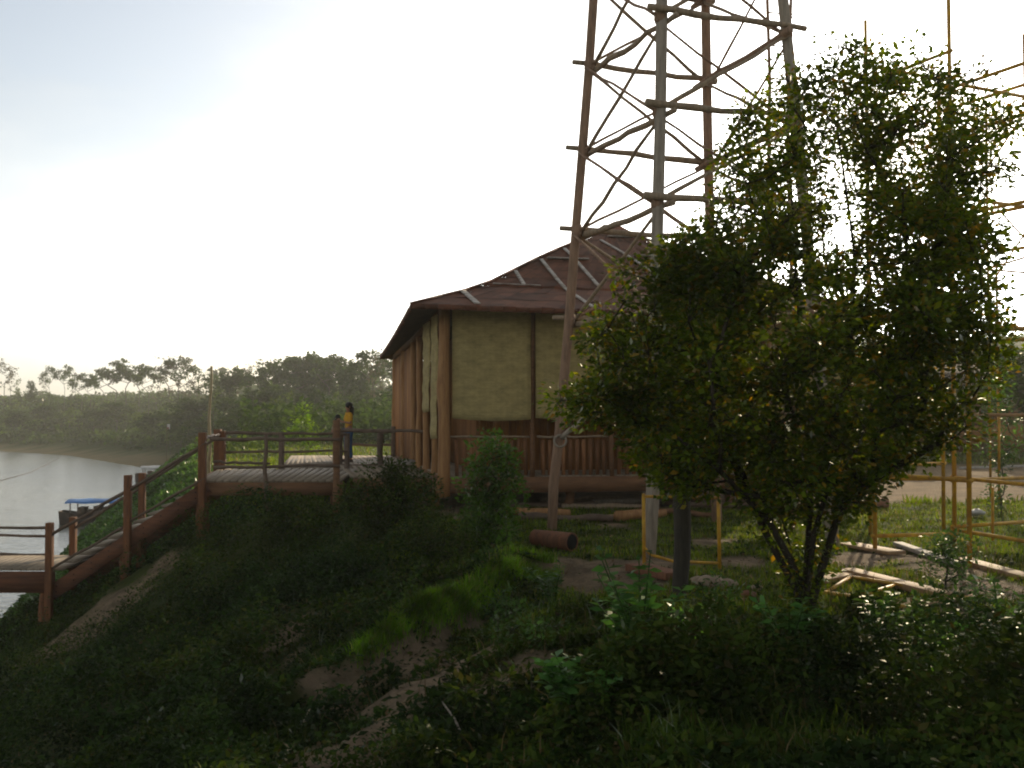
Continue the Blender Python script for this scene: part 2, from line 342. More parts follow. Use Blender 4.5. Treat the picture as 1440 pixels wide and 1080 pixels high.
# ------------------------------------------------------------ foliage generators
def leaf_mesh(c, size, ratio=.5, up=.3, gen=None, droop=0, dirs=None):
    """rhombic folded leaves at points c; two triangles each side of the midrib"""
    g = gen or rng; n = len(c); size = np.broadcast_to(size, (n,))[:, None]
    a = g.normal(size=(n, 3)) if dirs is None else dirs+g.normal(size=(n, 3))*.35
    a[:, 2] = a[:, 2]*.6-droop; a /= np.linalg.norm(a, axis=1)[:, None]
    nn = g.normal(size=(n, 3)); nn[:, 2] = np.abs(nn[:, 2])+up; b = np.cross(a, nn); b /= np.linalg.norm(b, axis=1)[:, None]+1e-9
    u = np.cross(b, a)
    v = np.stack([c, c+a*size*.45+b*size*ratio*.5+u*size*.08, c+a*size, c+a*size*.45-b*size*ratio*.5+u*size*.08], 1).reshape(-1, 3)
    i = np.arange(n)*4; q = np.stack([i, i+1, i+2, i+3], -1)
    return v, q
def blades(c, h, w, lean=.35, gen=None):
    g = gen or rng; n = len(c); an = g.uniform(0, 2*np.pi, n); L_ = g.uniform(0, lean, n); an2 = g.uniform(0, 2*np.pi, n)
    d = np.stack([np.cos(an), np.sin(an), an*0], -1)*(w/2)[:, None]; ln = np.stack([np.cos(an2)*L_, np.sin(an2)*L_, np.ones(n)], -1)*h[:, None]
    mid = c+ln*np.array([.35, .35, .58]); tip = c+ln*np.array([1.1, 1.1, .95])
    v = np.stack([c-d, c+d, mid+d*.8, mid-d*.8, tip], 1).reshape(-1, 3); i = np.arange(n)*5
    return v, np.stack([i, i+1, i+2, i+3], -1), np.stack([i+3, i+2, i+4], -1)
def cat_leaves(parts):
    V = []; Q = []; n = 0
    for v, q in parts: V.append(v); Q.append(q+n); n += len(v)
    return np.concatenate(V), np.concatenate(Q)

# plants as trunk/stem + crown of leaves, grown towards leaf clusters
def grow(skel, targets, base, tip_r=.006, step=.22, expo=2.3):
    """skel: list of (point, parent). connects targets one by one to the nearest node; returns nodes, parents, radii, target node ids"""
    nodes = [Vector(p) for p, _ in skel]; par = [q for _, q in skel]; arr = np.array([list(p) for p in nodes])
    order = sorted(range(len(targets)), key=lambda i: (Vector(targets[i])-base).length); ids = {}
    for i in order:
        T = np.array(targets[i]); d = np.linalg.norm(arr-T, axis=1); below = np.where(arr[:, 2] > T[2]+.1, 1.0, 0); j = int(np.argmin(d+below*.6))
        a = nodes[j]; b_ = Vector(T); L0 = (b_-a).length; k = max(1, int(L0/step)); prev = j
        for s in range(1, k+1):
            f = s/k; p = a.lerp(b_, f)+Vector((random.gauss(0, .025), random.gauss(0, .025), -.10*L0*math.sin(math.pi*f)*.3+random.gauss(0, .02)))*(1 if s < k else 0)
            nodes.append(p); par.append(prev); prev = len(nodes)-1
        ids[i] = prev; arr = np.array([list(p) for p in nodes])
    w = np.zeros(len(nodes)); child = [0]*len(nodes)
    for q in par:
        if q >= 0: child[q] += 1
    for i in range(len(nodes)-1, -1, -1):
        if child[i] == 0: w[i] += tip_r**expo
        if par[i] >= 0: w[par[i]] += w[i]
    return nodes, par, w**(1/expo), ids
def skel_mesh(nodes, par, rad, n=6, rmax=9):
    mb = MB()
    for i, q in enumerate(par):
        if q < 0: continue
        ra = min(rad[q], rad[i]*1.35, rmax); mb.tube([nodes[q], nodes[i]], [ra, min(rad[i], rmax)], n if rad[i] > .012 else 4, cap=False)
    return mb

# ------------------------------------------------------------ maloca house
V = Vector
F1 = V((-1.5, 22.0, 0)); F2 = V((7.9, 23.3, 0)); L1 = V((-3.85, 32.7, 0)); B2 = V((5.6, 34.2, 0))
house = empty('wooden_house', F1, 'large wooden riverside house on stilts with a peaked reddish brown roof and woven reed blinds', 'house')
def lerp(a, b, f): return a+(b-a)*f
fd = (F2-F1).normalized(); sd = (L1-F1).normalized(); fn = V((fd.y, -fd.x, 0))
mb = MB(); mb.beam(F1+V((0, 0, -.17)), F2+V((0, 0, -.17)), .14, .34); mb.build('front_beam', M['beam'], house)
mb = MB(); mb.beam(F1+sd*.1+V((.02, 0, -.17)), L1+V((0, 0, -.17)), .14, .33); mb.build('side_beam', M['beam'], house)
mb = MB()
for k in range(74):                                   # floorboards run back from the front
    a = lerp(F1, F2, (k+.5)/74)+sd*.08; b = lerp(L1, B2, (k+.5)/74); mb.beam(a+V((0, 0, .0)), b, .118, .04)
mb.build('floor', M['deck'], house)
def hcol(p, r, top, bot=-.95, name='column', m='column', wob=.012):
    return MB().log(p+V((0, 0, bot)), p+V((0, 0, top)), r, r*.92, 12, wob, 7).build(name, M[m], house, smooth=True)
hcol(F1+V((-.0, -.02, 0)), .14, 3.75, -.42)
for f in (.208, .40, .58, .78): hcol(lerp(F1, F2, f)+V((0, .0, 0)), .055, 3.72, .0, m='beam')
for f in (.3, .5, .7, .98): hcol(lerp(F1, F2, f)+V((0, .35, 0)), .12, -.05, -1.1, 'stilt', 'beam')
hcol(F2, .14, 3.72, -.8)
for f in (.13, .27, .40, .52, .75, 1): hcol(lerp(F1, L1, f), .10, 3.6-.45*f)
hcol(B2, .12, 3.3)
MB().log(F1+V((-.12, -.05, -.22)), F1+sd*.9+V((-.12, 0, -.22)), .12, .12, 12, .01, 3).build('round_log_joist', M['column'], house)
# woven blinds hung on the front and near the corner on the side
bm_ = bpy.data.materials.new('woven_reed'); bm_.use_nodes = True; t = bm_.node_tree; b = t.nodes['Principled BSDF']; b.inputs['Roughness'].default_value = .85
tcn = t.nodes.new('ShaderNodeTexCoord'); w1 = t.nodes.new('ShaderNodeTexWave'); w1.bands_direction = 'Z'; w1.inputs['Scale'].default_value = 9; w1.inputs['Distortion'].default_value = 1.2; w1.inputs['Detail Scale'].default_value = 3
n1 = t.nodes.new('ShaderNodeTexNoise'); n1.inputs['Scale'].default_value = 1.6; n1.inputs['Detail'].default_value = 8; n1.inputs['Roughness'].default_value = .75
w2 = t.nodes.new('ShaderNodeTexWave'); w2.bands_direction = 'X'; w2.inputs['Scale'].default_value = 2.6; w2.inputs['Distortion'].default_value = .5
c1 = t.nodes.new('ShaderNodeMixRGB'); c1.inputs[1].default_value = (.50, .38, .15, 1); c1.inputs[2].default_value = (.20, .165, .062, 1)
md = t.nodes.new('ShaderNodeMath'); md.operation = 'MULTIPLY_ADD'; md.inputs[1].default_value = .35; ml = t.nodes.new('ShaderNodeMath'); ml.operation = 'MULTIPLY_ADD'; ml.inputs[1].default_value = .06
r1 = t.nodes.new('ShaderNodeMapRange'); r1.inputs[1].default_value = .38; r1.inputs[2].default_value = .66; r1.inputs[4].default_value = .6
K = t.links.new; K(tcn.outputs['Object'], w1.inputs[0]); mpb = t.nodes.new('ShaderNodeMapping'); mpb.inputs['Scale'].default_value = (2.2, 2.2, 4.5); K(tcn.outputs['Object'], mpb.inputs[0]); K(mpb.outputs[0], n1.inputs[0]); K(tcn.outputs['Object'], w2.inputs[0]); K(n1.outputs[0], r1.inputs[0])
K(w1.outputs['Fac'], md.inputs[0]); K(r1.outputs[0], md.inputs[2]); K(w2.outputs['Fac'], ml.inputs[0]); K(md.outputs[0], ml.inputs[2]); K(ml.outputs[0], c1.inputs[0]); K(c1.outputs[0], b.inputs['Base Color'])
bp = t.nodes.new('ShaderNodeBump'); bp.inputs['Strength'].default_value = .5; bp.inputs['Distance'].default_value = .02; K(w1.outputs['Fac'], bp.inputs['Height']); K(bp.outputs[0], b.inputs['Normal'])
def blind(a, b, z0, z1, sag=.05, lab=None):
    v = []; q = []; nx, nz_ = 14, 18; d = (b-a).normalized(); nrm = V((d.y, -d.x, 0))
    for side in (0, .018):
        for j in range(nz_+1):
            for i in range(nx+1):
                u = i/nx; w = j/nz_; bul = .05*math.sin(math.pi*u)*(1-w)+.018*math.sin(u*19+w*7)+.01*math.sin(w*31)
                z = z0+(z1-z0)*w-(1-w)*(sag*math.sin(math.pi*u)+.03*u)
                v.append(a+(b-a)*u+nrm*(bul+side)+V((0, 0, z)))
    m = (nx+1)*(nz_+1)
    for s in (0, m):
        for j in range(nz_):
            for i in range(nx): c = s+j*(nx+1)+i; q.append((c, c+1, c+nx+2, c+nx+1))
    for i in range(nx): q.append((i, i+1, m+i+1, m+i))
    for j in range(nz_): c = j*(nx+1); q.append((c, c+nx+1, m+c+nx+1, m+c)); c += nx; q.append((c, c+nx+1, m+c+nx+1, m+c))
    o = MB().add(v, q).build('woven_blind', bm_, house, smooth=True)
    if lab: o['label'] = lab
off = fn*.08
for a, b in ((.018, .203), (.214, .39), (.41, .57), (.59, .77), (.79, .985)):
    blind(lerp(F1, F2, a)+off, lerp(F1, F2, b)+off, 1.33+random.uniform(-.04, .03), 3.74)
so_ = V((-.1, 0, 0))
blind(lerp(F1, L1, .115)+so_, lerp(F1, L1, .03)+so_, .9, 3.65, lab='narrow side blind of pale reeds hanging by the corner column')
blind(lerp(F1, L1, .25)+so_, lerp(F1, L1, .15)+so_, 1.5, 3.6, lab='second side blind of pale reeds hanging askew')
MB().beam(lerp(F1, F2, .01)+V((0, 0, 3.78)), lerp(F1, F2, .99)+V((0, 0, 3.72)), .12, .14).build('top_plate', M['beam'], house)
MB().beam(F1+V((0, .1, 3.72)), L1+V((0, 0, 3.22)), .12, .14).build('side_plate', M['beam'], house)
# inner walls of upright planks
def plankwall(a, b, z0, z1, w=.19, name='plank_wall', m='wall', z1b=None):
    n = max(1, int((b-a).length/w)); mb = MB()
    for k in range(n):
        f = (k+.5)/n; p = lerp(a, b, f); zt = z1 if z1b is None else z1+(z1b-z1)*f
        d = (b-a).normalized(); mb.beam(p-d*w*.48+V((0, 0, (z0+zt)/2)), p+d*w*.48+V((0, 0, (z0+zt)/2)), .028+.012*random.random(), zt-z0)
    return mb.build(name, M[m], house)
plankwall(lerp(F1, F2, .12)+sd*2.2, lerp(F1, F2, .95)+sd*2.2, 0.02, 3.7)
plankwall(lerp(F1, F2, .12)+sd*2.2, lerp(F1, F2, .12)+sd*9.5, 0.02, 3.5)
plankwall(lerp(F1, F2, .95)+sd*2.2, B2, 0.02, 3.3)
plankwall(lerp(F1, L1, .53), lerp(F1, L1, .995), 0.02, 3.32, z1b=3.12)
plankwall(L1, B2, 0.02, 3.1)
MB().beam(lerp(F1, L1, .45)+V((-.2, 0, .07)), lerp(F1, L1, .52)+V((-.2, 0, .07)), .32, .12).build('door_step', M['batten'], house)
# front balustrade: slats + rail
for k, (a, b) in enumerate(((.02, .2), (.225, .39), (.41, .57), (.59, .77), (.79, .985))):
    mb = MB(); A = lerp(F1, F2, a)+V((0, .12, 0)); B_ = lerp(F1, F2, b)+V((0, .12, 0)); n = int((B_-A).length/.155)
    for i in range(n):
        p = lerp(A, B_, (i+.5)/n); hgt = .80+random.uniform(-.015, .015)
        mb.box(p+V((0, 0, .03+hgt/2)), (.085, .022, hgt), Matrix.Rotation(random.uniform(-.03, .03), 3, 'Y'))
    bal = mb.build('balustrade', M['slat'], house)
    MB().log(A+V((-.05, -.05, .90)), B_+V((.05, -.05, .90+random.uniform(-.01, .01))), .026, .022, 7, .008).build('handrail', M['tower'], bal, smooth=True)
# roof
E1 = V((-2.1, 20.8, 3.72)); E2 = V((8.8, 22.3, 3.62)); E3 = V((6.9, 35.6, 3.3)); E4 = V((-4.5, 34.0, 3.32)); APX = V((2.85, 28.6, 6.72))
TT = [0, .29, .45, .61, .8, .965, 1]; ZT = [0, .22, .41, .60, .80, .965, .975]
def roofpt(a, b, u, t):
    e = lerp(a, b, u); p = lerp(e, APX, t); ez = e.z+(-.05*math.sin(u*math.pi)); p.z = ez+(APX.z-ez)*float(np.interp(t, TT, ZT)); return p
roof = None; mb = MB()
for a, b in ((E1, E2), (E2, E3), (E3, E4), (E4, E1)):
    ts = [0, .1, .2, .286, .292, .37, .45, .53, .61, .7, .8, .88, .965]; n = 28; v = []; q = []
    for t in ts:
        for i in range(n+1):
            p = roofpt(a, b, i/n, t); p.z += .012*math.sin(i*2.9+t*9)+(0.035 if t == .292 else 0); v.append(p)
    for j in range(len(ts)-1):
        for i in range(n):
            c = j*(n+1)+i; l_ = random.uniform(0, .012); e_ = V((0, 0, .01*(i % 2)+l_)); mb.add([v[c]+e_-V((0, 0, .0)), v[c+1]+e_, v[c+n+2]+e_*.4, v[c+n+1]+e_*.4], [(0, 1, 2, 3)])
roof = mb.build('roof', M['roof'], house)
mb = MB()                                             # underside, a hand's breadth below
for a, b in ((E1, E2), (E2, E3), (E3, E4), (E4, E1)):
    n = 20; v = []; q = []
    for t in (0, .14, .29, .6, .96):
        for i in range(n+1): p = roofpt(a, b, i/n, t); p.z -= .09; v.append(p)
    for j in range(4):
        for i in range(n): c = j*(n+1)+i; q.append((c, c+1, c+n+2, c+n+1))
    mb.add(v, q)
mb.build('underside', M['under'], roof)
mb = MB()                                             # ragged thatch/board edge
for a, b in ((E1, E2), (E2, E3), (E3, E4), (E4, E1)):
    n = 40
    for i in range(n):
        p = roofpt(a, b, i/n, 0); q = roofpt(a, b, (i+1)/n, 0); o = random.uniform(0, .012)
        mb.beam(p+V((0, 0, -.045)), q+V((0, 0, -.045)), .04+o, .10+random.uniform(0, .02))
mb.build('fascia', M['roof'], roof)
MB().add([APX+V((x*.55, y*.4, -.16)) for x, y in ((-1, -1), (1, -1), (1, 1), (-1, 1))]+[APX+V((-.2, 0, .12)), APX+V((.2, 0, .12))], [(0, 1, 5, 4), (2, 3, 4, 5)], [(1, 2, 5), (3, 0, 4)]).build('ridge_cap', M['roof'], roof)
for k in range(8):
    a = (E1, E2, E3, E4)[k % 4]; b = (E2, E3, E4, E1)[k % 4]
    if k < 4:
        mb = MB(); n = 9
        for i in range(n): mb.beam(roofpt(a, b, 0, i/n)+V((0, 0, .02)), roofpt(a, b, 0, (i+1)/n)+V((0, 0, .02)), .12, .03)
        mb.build('hip_strip', M['roof'], roof)
ed = (E2-E1).normalized(); en = V((-ed.y, ed.x, 0))     # towards the house
def faceP(s, w):                                      # point on the front roof slope: s along the eave, w inward (plan)
    p = V((E1.x, E1.y, 0))+V((ed.x, ed.y, 0))*s+en*w; dA = (V((APX.x, APX.y, 0))-V((E1.x, E1.y, 0))).dot(en)
    t = min(w/dA, .96); l = (V((E2.x, E2.y, 0))-V((E1.x, E1.y, 0))).length; sA = (V((APX.x, APX.y, 0))-V((E1.x, E1.y, 0))).dot(ed)
    u = (s-t*sA)/(1-t)/l; q = roofpt(E1, E2, min(max(u, 0), 1), t); q.z += .035; return q
def strip(s0, w0, s1, w1, wd=.09):
    mb = MB(); n = 6
    for i in range(n): mb.beam(faceP(lerp(s0, s1, i/n), lerp(w0, w1, i/n)), faceP(lerp(s0, s1, (i+1)/n), lerp(w0, w1, (i+1)/n)), wd, .025)
    mb.build('roof_batten', M['batten'], roof)
dA = (APX-E1).dot(en); sA = (APX-E1).dot(ed)
strip(sA*.20, dA*.185, sA*.235, .1, .13); strip(sA*.44, dA*.42, sA*.455, dA*.3); strip(sA*.57, dA*.54, sA*.66, .1); strip(sA*.70, dA*.67, sA*.76, dA*.31)
strip(sA*.60, dA*.555, sA*.78, dA*.56, .18); strip(sA*.95, dA*.86, sA*1.15, dA*.86, .2); strip(sA*.9, dA*.8, sA*1.08, dA*.32); strip(sA*1.0, dA*.62, sA*1.3, dA*.6, .16); strip(sA*1.35, dA*.6, sA*1.5, .1)
strip(sA*.33, dA*.3, sA*.52, dA*.3, .07)

# ------------------------------------------------------------ boardwalk with platform
BW = V((-5.1, 21.3, 0))
walk = empty('boardwalk', BW, 'raised plank boardwalk with pole railings joining the stair to the house', 'boardwalk')
def planks(name, quad, w, along, par, m='deck', z=0, th=.045):
    """boards across a quad (a,b,c,d): boards run a->d side by side along a->b"""
    a, b, c, d = [V((*p, z)) if len(p) == 2 else V(p) for p in quad]; n = int((b-a).length/w); mb = MB()
    for k in range(n):
        f = (k+.5)/n; e = random.uniform(-.02, .02); p = lerp(a, b, f); q = lerp(d, c, f); mb.beam(p+V((0, 0, random.uniform(-.004, .004)-th/2)), q+V((0, 0, -th/2)), w*.93, th)
    return mb.build(name, M[m], par)
planks('platform_floor', ((-6.62, 21.25), (-3.66, 21.25), (-3.9, 25.6), (-7.5, 25.4)), .15, 0, walk)
planks('walkway_floor', ((-3.64, 22.5), (-1.78, 22.5), (-3.95, 32.6), (-6.0, 32.6)), .15, 0, walk)
planks('walkway_floor', ((-6.0, 25.7), (-4.35, 25.7), (-6.05, 32.6), (-7.2, 32.6)), .15, 0, walk)
MB().beam((-6.7, 21.22, -.18), (-3.6, 21.22, -.18), .1, .27).build('platform_beam', M['beam'], walk)
MB().beam((-7.4, 25.3, -.18), (-3.8, 25.5, -.18), .1, .27).build('platform_beam', M['beam'], walk)
MB().beam((-6.75, 21.35, -.18), (-7.5, 25.2, -.18), .1, .27).build('platform_beam', M['beam'], walk)
MB().beam((-3.6, 22.46, -.16), (-1.8, 22.46, -.16), .08, .22).build('walkway_beam', M['beam'], walk)
def post(x, y, z0, z1, w, par, m='post', name='railing_post', rot=0):
    return MB().box((x, y, (z0+z1)/2), (w, w, z1-z0), Matrix.Rotation(rot, 3, 'Z')).build(name, M[m], par)
def bevel(o, w=.012):
    md = o.modifiers.new('soft_edges', 'BEVEL'); md.width = w; md.segments = 2; return o
bevel(post(-6.56, 21.13, -1.3, 1.02, .15, walk)); bevel(post(-7.5, 25.4, -1.6, 1.0, .17, walk)); bevel(post(-7.32, 25.2, -1.6, .96, .15, walk))
o = MB().log((-3.72, 21.1, -1.0), (-3.72, 21.1, 1.28), .085, .075, 9, .01).build('railing_post', M['beam'], walk, smooth=True)
MB().log(P(375, 700, 21.0)-V((0, 0, .8)), P(374, 612, 21.0), .045, .04, 8, .012).build('railing_post', M['rail'], walk, smooth=True)
o = post(-5.85, 25.3, -1.2, .92, .12, walk, 'rail'); post(-4.2, 25.4, -1.2, .9, .12, walk, 'rail')
for a, b, r in ((P(296, 617, 21.05), P(478, 618, 21.05), .042), (P(300, 657, 21.05), P(478, 655, 21.05), .035), (P(300, 648, 21.2)+V((0, 0, -.02)), P(380, 652, 21.2), .03),
                (V((-7.4, 25.3, .9)), V((-4.2, 25.3, .88)), .04), (V((-7.4, 25.3, .42)), V((-4.2, 25.3, .44)), .035),
                (V((-6.65, 21.2, .86)), V((-7.42, 25.3, .88)), .04), (P(478, 606, 27), P(612, 606, 26.0), .05), (P(478, 654, 26.9), P(600, 655, 26.4), .04),
                (P(486, 625, 32.3), P(556, 626, 32.3), .05), (P(486, 604, 32.4), P(556, 606, 32.4), .05)):
    MB().log(a, b, r, r*.85, 7, .012, 8).build('railing', M['rail'], walk, smooth=True)
for px, y, r in ((477, 27, .09), (535, 26.9, .09), (553, 32.3, .1), (487, 32.3, .08), (598, 26.4, .085)):
    p = P(px, 640, y); MB().log((p.x, y, -1.0), (p.x, y, .98 if y < 30 else .95), r, r*.9, 8, .01).build('railing_post', M['rail'], walk, smooth=True)
for x, y in ((-6.65, 21.35), (-3.8, 21.4), (-7.4, 25.1), (-4, 25.3), (-3.3, 22.7)):
    MB().log((x, y, hz(x, y)-.4), (x, y, -.3), .11, .1, 9, .02).build('stilt', M['post'], walk, smooth=True)

# ------------------------------------------------------------ staircase and lower landing
st = empty('staircase', (-9.6, 21.3, -1.9), 'red brown timber staircase descending from the platform to a lower landing by the river', 'staircase')
YF, YB = 21.2, 23.1; A0 = P(288, 690, YF); B0 = P(68, 838, YF)
dirn = (A0-B0)
for yy in (YF, YB):
    a = V((A0.x, yy, A0.z+.02)); b = V((B0.x, yy, B0.z+.02)); MB().beam(a-dirn.normalized()*-.1, b, .07, .30).build('stringer', M['stringer'], st)
ns = 11
for k in range(ns):
    f = (k+.6)/ns; x = lerp(A0.x, B0.x, f); z = lerp(-.02, A0.z*0-1.86, f)-.05
    MB().box((x, (YF+YB)/2, z-.05), (.31, YB-YF-.09, .045)).build('tread', M['deck'], st)
pr = [(180, 668, 21.1), (70, 735, 21.1), (200, 665, 23.2), (103, 727, 23.2)]
for px, py, y in pr:
    p = P(px, py, y); g = hz(p.x, y); bevel(post(p.x, y, max(g-.3, p.z-2.9), p.z, .14, st))
def rl(a, b, r): MB().log(a, b, r, r*.9, 7, .01, 6).build('handrail', M['rail'], st, smooth=True)
rl(P(290, 622, 21.08), P(180, 690, 21.08), .036); rl(P(180, 690, 21.08), P(72, 752, 21.08), .036); rl(P(288, 672, 21.08), P(182, 733, 21.08), .03); rl(P(180, 738, 21.08), P(72, 800, 21.08), .03)
rl(P(308, 615, 23.2)+V((-.3, 1, 0)), P(200, 684, 23.2), .036); rl(P(200, 684, 23.2), P(103, 744, 23.2), .036); rl(P(200, 730, 23.2), P(103, 790, 23.2), .028)
LZ = P(40, 800, 21.2).z
planks('landing_floor', ((-13.2, 21.25, LZ), (-9.85, 21.25, LZ), (-9.9, 23.2, LZ), (-13.4, 23.2, LZ)), .15, 0, st)
MB().beam((-13.3, 21.2, LZ-.28), (-9.7, 21.2, LZ-.28), .09, .44).build('landing_beam', M['stringer'], st)
MB().beam((-13.3, 23.2, LZ-.2), (-9.7, 23.2, LZ-.2), .09, .26).build('landing_beam', M['stringer'], st)
for py in (741, 753, 779):
    rl(P(-120, py-1, 23.25 if py > 745 else 21.1), P(68, py+1, 23.25 if py > 745 else 21.1), .034)
for px, y in ((288, 21.3), (176, 21.3), (62, 21.25), (-110, 21.3), (103, 23.1), (200, 23.1)):
    p = P(px, 700, y); zt = {288: -.3, 176: -1.25, 62: LZ-.1, -110: LZ-.1, 103: -1.9, 200: -1.2}[px]
    MB().log((p.x, y, hz(p.x, y)-.5), (p.x, y, zt), .1, .095, 9, .02).build('stilt', M['post'], st, smooth=True)
mb = MB()
for k in range(9):
    f = (k+.5)/9; x = lerp(A0.x, B0.x, f); z = lerp(A0.z, B0.z, f)+.03
    for dz in (-.06, .06): mb.ball((x, YF-.04, z+dz), .014, 6, 4)
mb.build('bolt', M['black'], st)
p = P(293, 515, 25.9); tag(MB().log((p.x, 25.9, -1.2), (p.x+.08, 25.9, p.z), .06, .03, 8, .02, 9).build('pole', M['bamboo'], loc=(p.x, 25.9, -1.2), smooth=True), 'tall slender pale pole standing behind the top of the stair', 'pole')

# ------------------------------------------------------------ lattice tower of poles
zs = [.95, 3.15, 4.8, 6.29, 7.86, 9.4, 10.95, 12.5]
CT = V((3.06, 17.46, 0)); off8 = {'A': V((-1.63, .74, 0)), 'B': V((-.67, -1.56, 0)), 'D': V((1.58, -.81, 0)), 'C': V((.72, 1.64, 0))}
def tw(c, z): s = 1+.4*(7.86-z)/8.6; p = CT+off8[c]*s; p.z = z; return p
tower = empty('pole_tower', (CT.x, CT.y, -.75), 'tall tapering lattice tower of rough wooden poles rising beside the house', 'tower')
for c, r, m in (('A', .084, 'towerred'), ('B', .092, 'grey'), ('D', .094, 'grey'), ('C', .092, 'towerred')):
    lev = [hz(tw(c, -.8).x, tw(c, -.8).y)-.3, .1]+[z for z in zs]+[13.4]
    pts = [tw(c, z)+V((random.gauss(0, .026), random.gauss(0, .02), 0)) for z in lev]; rs = [r*(1.12-.02*i)*random.uniform(.95, 1.06) for i in range(len(lev))]
    MB().tube(pts, rs, 12).build('corner_post', M[m], tower, smooth=True)
faces = [('A', 'B'), ('B', 'D'), ('D', 'C'), ('C', 'A')]
for i, z in enumerate(zs):
    for j, (a, b) in enumerate(faces):
        if i == 0 and j in (0, 3): continue
        p = tw(a, z); q = tw(b, z); d = (q-p).normalized(); n_ = V((d.y, -d.x, 0))*.13*(1 if j % 2 else -1)
        dz = .06 if j % 2 else -.06
        MB().log(p-d*.28+n_+V((0, 0, dz)), q+d*.28+n_+V((0, 0, dz)), .06, .046, 8, .018, 7).build('crossbar', M['towerred' if j == 2 else 'tower'], tower, smooth=True)
        if i+1 < len(zs):
            r1 = tw(a, zs[i+1]); q1 = tw(b, zs[i+1])
            MB().log(p+n_*.7, q1+n_*.7+V((0, 0, -.05)), .038, .03, 7, .012, 7).build('brace', M['tower'], tower, smooth=True)
            MB().log(q-n_*.7, r1-n_*.7+V((0, 0, -.05)), .028, .022, 7, .01, 7).build('brace', M['towerred'], tower, smooth=True)
for c in 'ABCD':                                       # rope lashings at the joints
    for z in zs[1:]:
        p = tw(c, z); MB().tube([p+V((0, 0, -.13)), p+V((0, 0, -.06)), p+V((0, 0, .04)), p+V((0, 0, .12))], [.082, .105, .10, .085], 9).build('rope_lashing', M['towerred'], tower, smooth=True)
lad = MB()
la = P(1082, 400, 18.4); 
for dx in (0, .42): lad.log((la.x+dx, 18.4, -.7), (la.x+dx-.05, 18.2, 13.2), .036, .03, 7, .02, 10)
for k in range(44):
    z = -.4+k*.31; lad.log((la.x-.04, 18.35, z), (la.x+.46, 18.35, z+(.22 if k % 2 else -.04)), .016, .014, 5, .005, 2)
lad.build('ladder', M['towerred'], tower)
p = tw('A', .93)
mb = MB(); pts = [p+V((-.02+.11*math.cos(a_), -.12, .11*math.sin(a_))) for a_ in np.linspace(0, 2*math.pi, 13)]
mb.tube(pts, .022, 6, False); mb.build('rope_loop', M['grey'], tower, smooth=True)
MB().log(p+V((.0, -.1, .05)), p+V((.42, -.2, .42)), .05, .04, 8, .01, 3).build('stub_branch', M['grey'], tower, smooth=True)

# ------------------------------------------------------------ yellow scaffolding
SP = {'1': (6.42, 17.9), '3': (7.22, 16.3), '5': (8.02, 14.7), '2': (8.06, 18.65), '4': (8.86, 17.05), '0': (5.72, 15.75), '7': (6.5, 14.2), '6': (9.66, 15.45), '8': (7.26, 20.25)}
scf = empty('scaffolding', (7.2, 16.3, -.75), 'tall open scaffolding of thin yellow pipes standing behind the leafy tree', 'scaffolding')
TOPS = {'1': 8.1, '3': 9.2, '5': 8.6, '2': 7.85, '4': 8.0, '0': 2.1, '7': 1.7, '6': 6.2, '8': 9.5}
for k, (x, y) in SP.items():
    MB().tube([(x, y, hz(x, y)-.05), (x+.015, y, 3), (x, y+.01, TOPS[k])], .034, 8).build('upright', M['yellow'], scf, smooth=True)
def led(a, b, za, zb, r=.032, name='ledger'):
    pa = V((*SP[a], za)); pb = V((*SP[b], zb)); MB().tube([pa-(pb-pa).normalized()*.06, pb+(pb-pa).normalized()*.06], r, 7).build(name, M['yellow'], scf, smooth=True)
for z in (6.6, 4.3): led('2', '4', z, z); led('4', '6', z+.2, z+.2)
for z in (7.42, 5.3, 3.2): led('1', '3', z, z); led('3', '5', z-.62, z-.62); led('2', '4', z-.3, z-.3)
for z in (7.9, 6.0, 3.9): led('1', '2', z-.15, z-.15); led('3', '4', z-1.0, z-1.0)
led('5', '6', 5.0, 5.0); led('4', '6', 2.9, 2.9)
led('3', '5', 4.6, 6.5, .017, 'brace'); led('2', '4', 6.5, 4.4, .017, 'brace'); led('1', '3', 4.2, 6.2, .017, 'brace'); led('3', '4', 2.6, 4.6, .017, 'brace')
led('0', '3', .42, .38); led('0', '3', -.48, -.52); led('3', '5', .40, .36); led('3', '5', -.45, -.5); led('0', '7', .5, .5); led('1', '2', .5, .5); led('0', '1', 1.43, 1.42); led('3', '4', -.4, -.4); led('3', '4', .35, .35)
MB().tube([P(1205, 583, 17.2), P(1330, 583, 16.6), P(1500, 584, 15.8)], .03, 8).build('long_pale_rail', M['plank'], scf, smooth=True)
for px, a_, b_, y in ((1396, 685, 760, 16), (1405, 585, 661, 18)):
    MB().tube([P(px, a_, y), P(px, b_, y)], .022, 7).build('upright', M['yellow'], scf, smooth=True)
# far scaffold poles at the right edge
sc2 = empty('scaffolding', G(1410, 700), 'distant thin pipe scaffold at the right edge above the sandy track', 'scaffolding')
Yq = 24
for px, top in ((1392, 150), (1404, 372), (1475, 120)):
    p = P(px, 600, Yq); MB().tube([(p.x, Yq, -.8), (p.x, Yq, P(px, top, Yq).z)], .03, 7).build('upright', M['yellow'], sc2)
for a_, b_ in (((1350, 376), (1475, 386)), ((1388, 300), (1475, 283)), ((1388, 378), (1475, 352)), ((1388, 210), (1475, 150))):
    MB().tube([P(*a_, Yq), P(*b_, Yq-.3)], .028, 7).build('ledger', M['yellow'], sc2)

